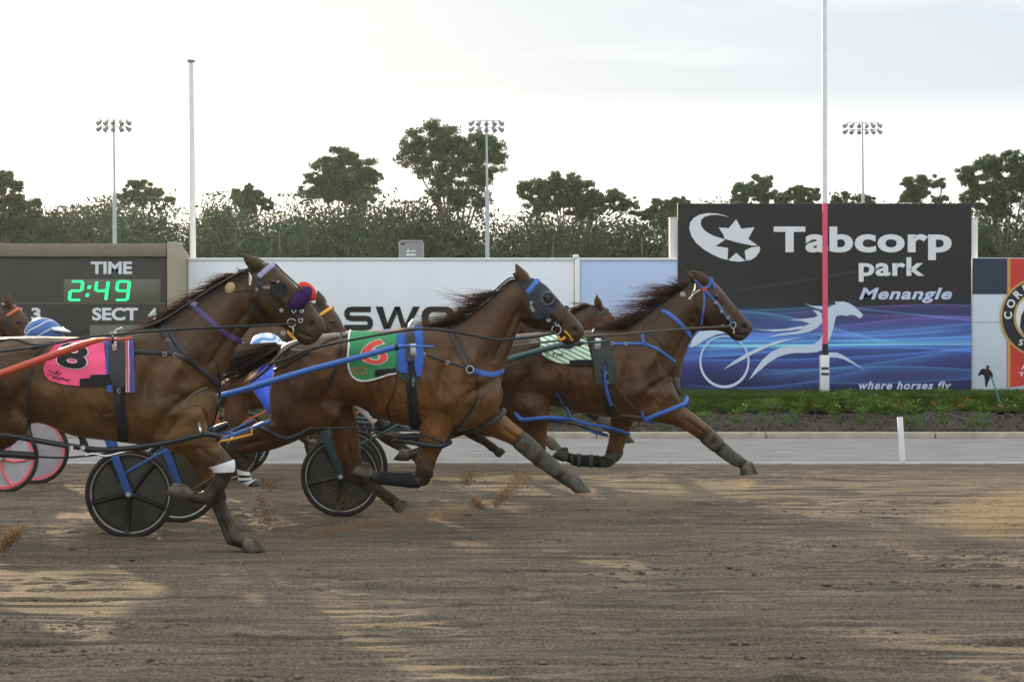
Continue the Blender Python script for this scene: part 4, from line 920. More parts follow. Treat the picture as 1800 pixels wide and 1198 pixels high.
        for _ in range(4): nn[1:-1] = (nn[:-2]+nn[1:-1]*2+nn[2:])/4
        return pos, [Vector(v).normalized() for v in nn]
    def strap(s, name, pts, width, material, th=.006, mirror=False, parent=None, sm=3, off=.002):
        pos, nor = s.trace(pts, 2.0, sm); mb = MB(); n = len(pos); V = []
        for i in range(n):
            t = (pos[min(i+1, n-1)]-pos[max(i-1, 0)]).normalized(); nm = (nor[i]-t*nor[i].dot(t)); nm = nm.normalized() if nm.length > 1e-4 else Vector((0, -1, 0)); sd_ = t.cross(nm)
            hw = width/2
            a = pos[i]+nm*off
            V += [a-sd_*hw-nm*.008, a-sd_*hw+nm*th*.6, a-sd_*hw*.5+nm*th, a+sd_*hw*.5+nm*th, a+sd_*hw+nm*th*.6, a+sd_*hw-nm*.008]
        Fc = []
        for i in range(n-1):
            for k in range(6): k2 = (k+1) % 6; Fc.append((i*6+k, i*6+k2, (i+1)*6+k2, (i+1)*6+k))
        Fc += [tuple(range(6)), tuple((n-1)*6+5-k for k in range(6))]
        mb.add(V, Fc)
        if mirror: mb.add([Vector((v.x, 2*s.Yc-v.y, v.z)) for v in V], [f[::-1] for f in Fc])
        return mb.build(name, material, parent or s.root)
    def patch(s, name, pv, faces, material, off=.008, th=.006, cell=4.0, mirror=False, parent=None, sm=5):
        """flat pixel outline laid over the horse like cloth"""
        bm = bmesh.new(); vs = [bm.verts.new((x, y, 0)) for x, y in pv]
        for f in faces:
            try: bm.faces.new([vs[i] for i in f])
            except Exception: pass
        bmesh.ops.remove_doubles(bm, verts=bm.verts, dist=1e-4)
        pv = np.array(pv)
        for ax in (0, 1):
            for c in np.arange(pv[:, ax].min()+cell*.5, pv[:, ax].max(), cell):
                bmesh.ops.bisect_plane(bm, geom=bm.verts[:]+bm.edges[:]+bm.faces[:], plane_co=(c, 0, 0) if ax == 0 else (0, c, 0), plane_no=(1, 0, 0) if ax == 0 else (0, 1, 0))
        bmesh.ops.triangulate(bm, faces=[f for f in bm.faces if len(f.verts) > 4])
        bm.verts.ensure_lookup_table(); bm.verts.index_update(); n = len(bm.verts); hit = [s.hit(v.co.x, v.co.y) for v in bm.verts]
        Y = np.array([h[0].y if h[0] else np.nan for h in hit]); Y[np.isnan(Y)] = np.nanmax(Y) if np.any(~np.isnan(Y)) else s.Yc-.1
        Y[Y > np.median(Y)+.30] = np.median(Y)+.30
        nb = [[e.other_vert(v).index for e in v.link_edges] for v in bm.verts]
        for _ in range(sm):
            Y = np.array([min(Y[i], .5*Y[i]+.5*np.mean(Y[nb[i]])) if nb[i] else Y[i] for i in range(n)])
        P = [W(bm.verts[i].co.x, bm.verts[i].co.y, Y[i]) for i in range(n)]
        # lift along the viewing-independent outward direction (mean of hit normals)
        nor = [h[1] if h[1] is not None else Vector((0, -1, 0)) for h in hit]
        for i, v in enumerate(bm.verts): v.co = P[i]+(nor[i]+Vector((0, -1.2, 0))).normalized()*off
        front = bm.faces[:]
        bmesh.ops.recalc_face_normals(bm, faces=front)
        g = bmesh.ops.extrude_face_region(bm, geom=front)
        for i, v in enumerate([e for e in g['geom'] if isinstance(e, bmesh.types.BMVert)]): v.co += Vector((0, -th, 0))
        bmesh.ops.recalc_face_normals(bm, faces=bm.faces)
        o_ = Vector((s.root if parent is None else s.root).location)
        if mirror:
            d = bmesh.ops.duplicate(bm, geom=bm.verts[:]+bm.edges[:]+bm.faces[:])
            for v in [e for e in d['geom'] if isinstance(e, bmesh.types.BMVert)]: v.co.y = 2*s.Yc-v.co.y
            bmesh.ops.recalc_face_normals(bm, faces=bm.faces)
        for v in bm.verts: v.co -= o_
        me = bpy.data.meshes.new(name); bm.to_mesh(me); bm.free(); me.materials.append(material); smooth(me)
        try: me.set_sharp_from_angle(angle=R(50))
        except Exception: pass
        return link(name, me, parent or s.root)
    def poly(s, name, pts, material, **k): return s.patch(name, pts, [tuple(range(len(pts)))], material, **k)
    def tube(s, name, pts, r, material, parent=None, dy=None, smoothn=6):
        """free hanging cord: (px, py, offset from centre plane)"""
        P = catmull(pts, smoothn) if len(pts) > 2 else np.array(pts, float)
        mb = MB(); mb.tube([W(x, y, s.Yc+yo) for x, y, yo in P], r, 8); return mb.build(name, material, parent or s.root)
    def ring(s, name, px, py, rad, r=.004, material=None, parent=None, flat=True):
        p, n = s.hit(px, py); p = p if p is not None else W(px, py, s.Yc-.08); mb = MB(); mb.torus(p+Vector((0, -.014, 0)), rad, r, 22, 6, 'Y'); return mb.build(name, material or M['steel'], parent or s.root)
    def sleeve(s, name, li, t0, t1, scale, material, extra=.006, label=None):
        """a boot wrapped round a leg between two of its sections"""
        lg = s.spec['legs'][li]; Y = s.Yc+lg['yo']; A = catmull([q[:5] for q in lg['secs']], 10); i0, i1 = int(t0*10), int(t1*10); rows = []
        for i in range(i0, i1+1):
            r = A[i]; cx, cy = (r[0]+r[2])/2, (r[1]+r[3])/2; hx, hy = (r[0]-r[2])/2, (r[1]-r[3])/2; l = math.hypot(hx, hy); k = scale+extra*F/Y/l; e = 1+.06*math.sin((i-i0)*1.1)*0
            rows.append((cx+hx*k*e, cy+hy*k*e, cx-hx*k*e, cy-hy*k*e, r[4]*scale+extra))
        v, f = ring_loft(rows[::2] if len(rows) > 5 else rows, s.Yc, lg['yo'], 2, 16, 0, 2.1); mb = MB(); mb.add(v, f); o = mb.build(name, material, s.root)
        if label: o['label'] = label
        return o
    def mane(s, n=520, length=.22, lift=.5, sweep=-1.0, i0=.6, i1=5.6, wid=.006, seed=1, name='mane', fall=.25, lenf=None):
        rng = np.random.default_rng(seed); nk = np.array([q[:2] for q in s.spec['neck']], float); V = []; Fc = []
        C = catmull(nk, 12)
        for k in range(n):
            f = rng.uniform(i0, i1); x, y = C[int(f*12)]; p = np.array(W(x, y+1.5, s.Yc)); p[1] += rng.normal(0, .013)
            a_ = C[min(int(f*12)+1, len(C)-1)]-C[max(int(f*12)-1, 0)]; tx, tz = a_[0], -a_[1]; l_ = math.hypot(tx, tz); up = np.array([-tz/l_, 0, tx/l_])
            tang = np.array([tx/l_, 0, tz/l_])
            ll = length*rng.uniform(.35, 1.15)*(lenf(f) if lenf else 1)
            v = up*(lift*rng.uniform(.5, 1.3))-tang*(.55*rng.uniform(.6, 1.4))+np.array([sweep*.25, rng.normal(0, .22)-.12, 0]); v /= np.linalg.norm(v)
            g = np.array([sweep*rng.uniform(.3, 1.0), rng.normal(0, .25)-.1, -fall*rng.uniform(.3, 1.8)])
            o = len(V); sd_ = np.cross(v, [rng.normal(), rng.normal(), rng.normal()]); sd_ /= np.linalg.norm(sd_); ns = 6
            for j in range(ns+1):
                t = j/ns; c = p+(v*t+g*t*t*.6)*ll; ww = wid*(1-t**1.6)*.5+.0006; V += [c-sd_*ww, c+sd_*ww]
            for j in range(ns): Fc.append((o+2*j, o+2*j+1, o+2*j+3, o+2*j+2))
        me = mesh_np(name, np.array(V)-np.array(s.root.location), np.array(Fc)); me.materials.append(M['mane']); return link(name, me, s.root)
    def tail(s, path, n=420, spread=.05, seed=4, wid=.008):
        """hair streaming along a pixel path"""
        rng = np.random.default_rng(seed); C = catmull([np.array(W(x, y, s.Yc+yo)) for x, y, yo in path], 8); V = []; Fc = []; m = len(C)
        for k in range(n):
            o1 = rng.normal(0, 1, 3)*spread; st = rng.uniform(0, .12); en = rng.uniform(.55, 1.0); ns = 9; o = len(V); sd_ = rng.normal(size=3); sd_ /= np.linalg.norm(sd_); ph = rng.uniform(0, 6.28)
            for j in range(ns+1):
                t = st+(en-st)*j/ns; i = t*(m-1); i0 = int(min(i, m-2)); c = C[i0]*(1-(i-i0))+C[i0+1]*(i-i0)
                c = c+o1*(.25+t*1.5)+np.array([0, math.sin(ph+t*5)*.02, math.cos(ph*2+t*6)*.02])*t; ww = wid*.5*(1-(j/ns)**2)+.0008; V += [c-sd_*ww, c+sd_*ww]
            for j in range(ns): Fc.append((o+2*j, o+2*j+1, o+2*j+3, o+2*j+2))
        me = mesh_np('tail', np.array(V)-np.array(s.root.location), np.array(Fc)); me.materials.append(M['tail']); return link('tail', me, s.root)
    def number(s, ch, box, material, outline, off, grow=.03, rot=0, parent=None, o2=.05):
        for mm, o_, dz in ((outline, o2, off), (material, grow-.022, off+.005)):
            v, f = text_flat(ch, o_, 0, 1, 6)
            if dz == off: ref = (v.min(0), v.max(0)); e = 1.5; p = fit(v, box[0]-e, box[1]+e, box[2]-e, box[3]+e)
            else: p = fit(v, *box)
            if rot:
                c = np.array([(box[0]+box[1])/2, (box[2]+box[3])/2]); a = R(rot); p = (p-c)@np.array([[math.cos(a), math.sin(a)], [-math.sin(a), math.cos(a)]])+c
            s.patch('number_outline' if dz == off else 'number', p, f, mm, off=dz, th=.002, cell=5, parent=parent, sm=8)

# ---- measured side-view outlines (photograph pixels) of the three nearest horses
SP6 = dict(frame=(470, 885, 576, 752),
  trunk=[(484, 628, 478, 700, .09), (495, 608, 482, 738, .19), (525, 595, 508, 765, .27), (565, 587, 556, 752, .29), (612, 583, 614, 712, .29), (660, 580, 668, 735, .31), (710, 578, 722, 750, .31), (755, 575, 768, 757, .29), (790, 575, 812, 757, .26), (825, 590, 848, 745, .22), (852, 615, 876, 718, .16), (874, 648, 885, 692, .08)],
  neck=[(745, 592, 835, 745, .20), (775, 576, 876, 690, .18), (805, 566, 886, 646, .145), (835, 544, 896, 620, .115), (868, 518, 906, 593, .098), (894, 496, 913, 570, .09), (913, 488, 922, 562, .085)],
  head=[(915, 487, 910, 548, .085), (935, 488, 921, 569, .105), (955, 498, 940, 579, .108), (972, 514, 955, 581, .100), (990, 535, 970, 584, .078), (1007, 553, 982, 594, .066), (1018, 565, 990, 604, .062), (1025, 574, 1004, 606, .058), (1028, 585, 1017, 600, .040)],
  ears=[(912, 497, 932, 490, 906, 462, -.055), (914, 495, 933, 488, 909, 466, .055)],
  legs=[dict(yo=-.15, knee=6, secs=[(585, 620, 500, 612, .11), (607, 690, 474, 680, .125), (580, 748, 474, 737, .11), (532, 770, 460, 740, .085), (487, 788, 434, 753, .062), (447, 797, 410, 766, .048), (427, 802, 397, 782, .044), (430, 814, 405, 802, .036), (437, 829, 418, 825, .030), (442, 842, 421, 844, .034), (449, 842, 434, 853, .03), (458, 842, 442, 856, .042), (466, 851, 440, 857, .045)]),
        dict(yo=.15, knee=5, secs=[(600, 640, 520, 640, .11), (617, 700, 560, 715, .11), (627, 735, 578, 745, .085), (632, 775, 586, 780, .066), (636, 803, 598, 813, .052), (643, 822, 603, 836, .048), (656, 838, 630, 856, .038), (676, 856, 661, 871, .031), (693, 868, 678, 884, .035), (702, 876, 689, 892, .032), (711, 878, 693, 898, .045), (719, 887, 703, 903, .045)]),
        dict(yo=-.14, knee=4, secs=[(800, 690, 735, 700, .10), (799, 735, 737, 745, .095), (785, 775, 735, 785, .070), (770, 803, 732, 812, .055), (762, 826, 730, 826, .050), (753, 850, 727, 832, .046), (730, 856, 722, 831, .038), (700, 853, 698, 832, .032), (672, 850, 672, 829, .035), (655, 848, 661, 829, .036), (645, 840, 652, 822, .033), (638, 845, 650, 814, .046), (612, 836, 635, 812, .050)]),
        dict(yo=.13, knee=4, secs=[(850, 660, 800, 720, .10), (875, 714, 824, 746, .095), (901, 741, 866, 768, .072), (919, 756, 896, 780, .055), (937, 771, 914, 795, .050), (954, 787, 936, 812, .040), (973, 804, 956, 826, .034), (989, 819, 974, 839, .038), (1004, 831, 992, 847, .032), (1017, 837, 997, 853, .044), (1040, 864, 1011, 867, .050)])])
SPL = dict(frame=(815, 1195, 577, 735),
  trunk=[(826, 628, 822, 690, .09), (838, 607, 827, 724, .19), (865, 595, 850, 745, .27), (900, 588, 890, 737, .29), (945, 584, 955, 714, .29), (990, 582, 1000, 723, .31), (1035, 580, 1048, 730, .31), (1075, 578, 1090, 737, .29), (1105, 579, 1128, 742, .26), (1135, 592, 1162, 735, .22), (1162, 615, 1188, 715, .15), (1186, 645, 1198, 692, .08)],
  neck=[(1065, 592, 1150, 735, .20), (1093, 578, 1190, 682, .18), (1118, 563, 1198, 647, .145), (1145, 542, 1206, 620, .12), (1172, 523, 1214, 600, .10), (1197, 507, 1222, 586, .09), (1215, 497, 1230, 577, .085)],
  head=[(1222, 493, 1217, 560, .085), (1240, 488, 1226, 580, .105), (1256, 496, 1243, 581, .108), (1272, 512, 1258, 581, .10), (1288, 533, 1272, 584, .078), (1303, 549, 1283, 592, .066), (1313, 560, 1291, 598, .062), (1321, 568, 1304, 599, .058), (1324, 578, 1314, 591, .042)],
  ears=[(1232, 504, 1247, 488, 1216, 475, -.06), (1222, 503, 1232, 494, 1205, 476, .06)],
  legs=[dict(yo=-.15, knee=6, secs=[(960, 630, 850, 620, .11), (969, 690, 830, 690, .125), (967, 725, 885, 737, .105), (963, 748, 914, 749, .08), (961, 770, 926, 771, .06), (960, 790, 930, 794, .050), (962, 801, 935, 813, .046), (972, 813, 955, 827, .036), (985, 825, 971, 838, .031), (997, 833, 984, 847, .035), (1006, 837, 991, 852, .042), (1017, 848, 999, 857, .045)]),
        dict(yo=.15, knee=5, secs=[(900, 630, 850, 620, .11), (900, 700, 826, 700, .11), (880, 740, 812, 725, .09), (832, 759, 796, 733, .062), (787, 774, 769, 750, .048), (774, 786, 751, 767, .044), (757, 796, 747, 777, .036), (735, 804, 730, 787, .030), (722, 807, 720, 789, .034), (714, 810, 709, 789, .042), (690, 808, 707, 786, .05)]),
        dict(yo=.13, knee=4, secs=[(1125, 690, 1065, 700, .10), (1120, 725, 1072, 735, .088), (1107, 760, 1070, 770, .066), (1097, 785, 1065, 793, .053), (1091, 803, 1064, 800, .050), (1070, 821, 1060, 800, .044), (1045, 819, 1045, 801, .034), (1012, 817, 1012, 799, .035), (999, 811, 1000, 796, .035), (988, 811, 998, 786, .044), (968, 803, 985, 785, .050)]),
        dict(yo=-.13, knee=4, secs=[(1170, 650, 1110, 715, .10), (1198, 707, 1140, 738, .098), (1223, 729, 1188, 749, .074), (1245, 747, 1221, 767, .058), (1261, 763, 1241, 783, .050), (1276, 779, 1259, 797, .039), (1292, 793, 1277, 810, .034), (1307, 803, 1292, 819, .038), (1317, 810, 1302, 823, .032), (1324, 813, 1301, 825, .042), (1334, 832, 1301, 835, .048)])])
SP8 = dict(frame=(-78, 385, 574, 780),
  trunk=[(-80, 640, -84, 710, .09), (-62, 613, -80, 745, .20), (-25, 597, -40, 768, .28), (20, 592, 10, 757, .30), (70, 591, 70, 743, .29), (130, 592, 132, 766, .31), (190, 592, 200, 775, .31), (240, 580, 255, 782, .29), (275, 573, 298, 783, .26), (310, 586, 335, 775, .22), (342, 615, 368, 752, .16), (366, 650, 386, 712, .08)],
  neck=[(245, 592, 330, 760, .20), (280, 569, 373, 706, .18), (310, 548, 392, 660, .15), (340, 529, 409, 623, .125), (375, 507, 426, 594, .105), (412, 484, 439, 577, .095), (436, 472, 449, 566, .088)],
  head=[(446, 466, 440, 548, .088), (464, 460, 452, 565, .108), (482, 465, 472, 570, .112), (500, 482, 488, 573, .104), (518, 499, 503, 579, .082), (541, 526, 517, 591, .070), (557, 547, 527, 603, .066), (569, 562, 541, 607, .062), (574, 576, 557, 600, .044)],
  ears=[(441, 474, 463, 462, 427, 446, -.058), (445, 470, 466, 460, 436, 449, .058)],
  legs=[dict(yo=-.15, knee=5, secs=[(42, 630, -55, 620, .115), (56, 708, -82, 700, .13), (42, 762, -84, 760, .105), (5, 792, -90, 770, .085), (-60, 810, -110, 782, .055), (-118, 832, -140, 808, .046), (-108, 856, -134, 850, .036), (-106, 880, -126, 880, .032), (-100, 895, -122, 900, .036), (-90, 905, -112, 914, .045), (-80, 918, -108, 920, .05)]),
        dict(yo=.15, knee=5, secs=[(30, 640, -55, 640, .11), (40, 710, -40, 720, .11), (20, 760, -55, 770, .08), (-20, 800, -75, 800, .06), (-60, 830, -100, 830, .05), (-80, 855, -110, 850, .045), (-85, 880, -108, 878, .036), (-86, 915, -108, 915, .031), (-80, 935, -104, 940, .036), (-70, 948, -95, 955, .044), (-60, 962, -92, 964, .05)]),
        dict(yo=-.14, knee=4, secs=[(352, 712, 266, 735, .105), (367, 752, 272, 776, .098), (386, 780, 318, 799, .074), (399, 794, 350, 813, .058), (411, 815, 374, 824, .052), (405, 843, 377, 836, .040), (390, 867, 367, 853, .035), (369, 886, 351, 865, .038), (346, 885, 338, 862, .034), (330, 881, 325, 851, .047), (289, 868, 306, 849, .050)]),
        dict(yo=.13, knee=4, secs=[(345, 725, 290, 745, .10), (363, 765, 308, 785, .092), (376, 803, 333, 815, .07), (386, 840, 350, 851, .056), (395, 868, 364, 879, .052), (400, 890, 376, 899, .040), (411, 917, 387, 927, .036), (423, 939, 399, 954, .043), (437, 947, 420, 962, .034), (447, 946, 428, 967, .046), (467, 968, 429, 971, .052)])])
BAY = lambda base, dark, light, name, tint=(1, 1, 1), **k: dict(base=base, dark=dark, light=light, mat=coat_mat(name, tint), **k)

# ================================================================= horse with the pink cloth
def horse_pink():
    Yc = 14.15; root = thing('harness_horse', 'bay harness horse in a pink cloth numbered 8 with a purple and red nose roll', 'horse', (W(160, 0, Yc).x, Yc, 0))
    h = Horse(SP8, root, Yc).build(BAY((.088, .0425, .0132), (.020, .0105, .0045), (.21, .110, .034), 'coat_bay', dorsal=.62, rear=.6))
    h.mane(700, .15, .35, -1.0, .3, 5.4, .0045, 3, fall=.45); h.mane(60, .10, .3, .8, 5.6, 6, .006, 13, name='forelock', fall=.5)
    h.tail([(-76, 612, 0), (-120, 615, 0), (-170, 650, 0), (-200, 710, .02)], 260)
    bk = M['black']
    # cloth
    c = h.poly('saddlecloth', [(115, 596), (150, 600), (184, 604), (186, 630), (188, 658), (176, 658), (160, 659), (159, 664), (141, 666), (141, 678.5), (115, 676), (88, 668.5), (78, 658), (76.5, 646), (86, 620), (98, 606)], M['pink'], off=.012, th=.006)
    h.number('8', (103, 155, 605, 648), M['black_cloth'], M['white_cloth'], .020, .052, 8, parent=c, o2=.05)
    h.poly('sponsor_tab', [(142, 667), (160, 665), (161, 659.5), (216, 657), (217, 672), (190, 677), (142, 679)], M['black_cloth'], off=.021, th=.004, parent=c)
    for pts in ([(86, 649), (89, 653), (92, 651), (91, 657)], [(93, 657), (99, 654), (100, 659), (105, 652), (104, 660), (110, 656)], [(84, 658), (95, 661), (104, 664), (112, 667), (124, 669)], [(96, 663), (97, 667), (102, 664), (106, 669), (111, 665), (118, 671), (124, 667)]):
        h.strap('signature', pts, .004, M['black_cloth'], .002, parent=c, off=.020)
    # saddle pad in stripes
    for a, b, mt in ((187, 193, 'blue_cloth'), (193, 196, 'purple'), (221.5, 222.6, 'white_cloth'), (222.6, 226.5, 'red_cloth'), (226.5, 227.6, 'white_cloth'), (227.6, 236, 'navy_cloth')):
        h.poly('saddle_pad', [(a, 594), (b, 594), (b+.5, 640), (b+(1 if a > 210 else 3), 689), (a+(1 if a > 210 else 3), 689), (a+.5, 640)], M[mt], off=.014, th=.010)
    h.poly('saddle', [(193, 593), (222, 592), (222.5, 640), (221, 672), (219, 680), (200, 680), (193, 655), (191.5, 625)], bk, off=.024, th=.010)
    h.strap('girth', [(206, 592), (208, 640), (210, 700), (214, 740), (217, 774)], .075, bk, .012, mirror=True)
    h.strap('girth_strap', [(214, 600), (214, 660), (216, 690), (218, 755)], .028, M['black_cloth'], .022)
    for x, y in ((203, 599), (204, 609), (196, 617), (213, 640), (211, 686), (214, 603), (221, 617)): h.ring('buckle', x, y, .014, .0035)
    mb = MB(); p, _ = h.hit(204, 606); mb.box(p+Vector((0, -.045, .0)), (.036, .03, .13), bev=.006); mb.build('shaft_holder', M['steel'], root)
    mb = MB(); p = W(205, 588, Yc); mb.tube([p+Vector((0, 0, -.03)), p+Vector((-.01, 0, .03)), p+Vector((.04, 0, .05))], .008, 8); mb.torus(p+Vector((-.02, -.05, 0)), .018, .004, 16, 6); mb.torus(p+Vector((.06, -.05, .0)), .016, .004, 16, 6); mb.build('saddle_hook', M['steel'], root)
    # breast collar
    h.strap('breast_collar', [(224, 617), (280, 620), (310, 623), (345, 642), (374, 664), (385, 672)], .030, bk, .010, mirror=True)
    h.strap('collar_strap', [(285, 574), (292, 588), (298, 602), (310, 622)], .040, bk, .010, mirror=True)
    h.strap('collar_strap', [(292, 576), (310, 602), (335, 632), (365, 660), (383, 676)], .034, bk, .011, mirror=True)
    for x, y in ((296, 599), (290, 622), (309, 624)): h.ring('buckle', x, y, .013, .0035)
    h.strap('collar_strap', [(384, 640), (386, 672), (384, 705), (377, 735), (366, 756)], .022, bk, .010)
    h.strap('neck_strap', [(333, 531), (352, 548), (380, 573), (403, 590), (424, 600)], .036, M['purple'], .007, mirror=True)
    h.strap('neck_strap_tip', [(331, 528), (345, 537)], .04, M['lilac'], .010)
    # bridle
    h.strap('bridle', [(436, 470), (446, 485), (455, 497), (478, 532), (496, 553), (513, 567)], .020, bk, .008, mirror=True)
    h.strap('bridle', [(454, 488), (451, 520), (449, 545), (452, 562)], .020, bk, .008, mirror=True)
    h.strap('browband', [(455, 487), (468, 475), (482, 464)], .040, M['lilac'], .011, mirror=True)
    h.strap('noseband', [(542, 528), (532, 546), (521, 566), (514, 578)], .022, bk, .008, mirror=True)
    h.strap('noseband', [(486, 520), (500, 535), (520, 556), (534, 560)], .014, bk, .008)
    h.poly('blinker', [(474, 506), (491, 496), (503, 500), (506, 512), (500, 523), (488, 528), (480, 518)], M['black_cloth'], off=.016, th=.014)
    h.strap('check_rein', [(484, 464), (500, 480), (520, 498), (534, 512)], .012, bk, .014)
    mb = MB(); a = Vector(h.hit(522, 532)[0])+Vector((-.02, -.012, -.02)); b = W(539, 513, Yc-.03)
    d = (b-a); q = d.to_track_quat('Z', 'Y').to_matrix(); mb.ball((a+b)/2+Vector((.005, -.016, .005)), (.058, .056, d.length*.78), 20, 14, q); mb.build('nose_roll', mat('fleece_purple', (.055, .025, .10), .95, .1, noise=.3, scale=60, bump=.8, bscale=120), root)
    mb = MB(); c_ = W(540, 512, Yc); mb.ball(c_+Vector((.0, 0, .0)), (.044, .085, .054), 18, 12, q); mb.build('nose_roll', mat('fleece_red', (.70, .075, .035), .95, .1, noise=.25, scale=60, bump=.8, bscale=120), root)
    for x, y, r_ in ((513, 567, .030), (495, 545, .010), (517, 546, .013), (531, 547, .010), (529, 563, .014), (498, 585, .012)): h.ring('bit_ring', x, y, r_, .0045)
    h.tube('bit_shank', [(514, 573, -.12), (516, 582, -.12), (514, 590, -.11)], .006, M['steel'])
    for x, y in ((463, 481), (466, 505), (452, 509), (489, 496), (472, 505)): h.ring('buckle', x, y, .008, .003)
    h.tube('tongue_tie', [(505, 582, -.10), (518, 596, -.10)], .011, M['yellow'])
    mb = MB(); p, n_ = h.hit(405, 506); mb.ball(p+Vector((0, -.012, 0)), (.036, .014, .043), 20, 10, Matrix.Rotation(R(20), 3, 'Y')); mb.build('neck_disc', M['beige'], root)
    h.strap('disc_cord', [(413, 513), (432, 511), (452, 509)], .006, bk, .005)
    h.strap('check_rein', [(439, 471), (420, 479), (402, 489), (370, 508), (330, 534), (285, 562), (240, 578), (206, 588)], .012, bk, .012, sm=2)
    h.tube('rein', [(513, 569, -.14), (430, 573, -.20), (340, 577, -.25), (250, 583, -.28), (205, 588, -.26), (150, 593, -.20), (60, 610, -.25), (-40, 622, -.28), (-180, 640, -.22)], .009, bk)
    # hopples
    h.tube('hopple', [(-60, 768, -.33), (0, 764, -.33), (60, 773, -.33), (120, 783, -.32), (180, 790, -.31), (240, 786, -.32), (300, 776, -.33), (356, 763, -.34)], .019, bk)
    h.tube('hopple', [(-60, 796, -.30), (0, 797, -.31), (62, 801, -.31)], .026, bk); h.tube('hopple', [(62, 802, -.31), (110, 804, -.31), (160, 800, -.31), (215, 793, -.30), (262, 788, -.28)], .007, bk)
    h.tube('hopple', [(356, 763, -.34), (372, 764, -.28), (384, 770, -.14), (350, 790, .02), (300, 792, -.06)], .019, bk)
    h.tube('hopple_chain', [(150, 800, -.32), (165, 797, -.32), (185, 801, -.32), (205, 797, -.32), (235, 790, -.31)], .008, M['steel'])
    for x in (125, 145): h.tube('hopple_band', [(x, 783, -.325), (x+1, 790, -.325)], .021, M['steel'])
    h.strap('hopple_hanger', [(92, 600), (66, 620), (55, 648), (50, 690), (50, 730), (52, 755)], .020, bk, .008)
    h.tube('hopple_hanger', [(52, 750, -.33), (55, 765, -.34), (62, 785, -.34), (65, 800, -.33)], .009, bk)
    h.tube('hopple_hanger', [(350, 744, -.30), (352, 755, -.35), (353, 764, -.34)], .010, M['steel'])
    h.strap('quarter_strap', [(-40, 608), (20, 597), (60, 606), (95, 603), (130, 600)], .012, bk, .008)
    h.strap('hopple_hanger', [(364, 680), (345, 688), (330, 700), (322, 716)], .007, mat('cord_grey', (.16, .17, .18), .5), .006)
    # knee boot
    h.sleeve('knee_boot', 2, 3.75, 4.5, 1.06, M['white_cloth'], .006, 'white knee boot on the lifted foreleg'); h.sleeve('knee_boot', 3, 3.6, 4.5, 1.02, M['black_cloth'], .005, 'black knee boot on the standing foreleg')
    h.tube('boot_strap', [(340, 858, -.21), (358, 848, -.2), (376, 836, -.19)], .006, M['boot_grey'])
    return h
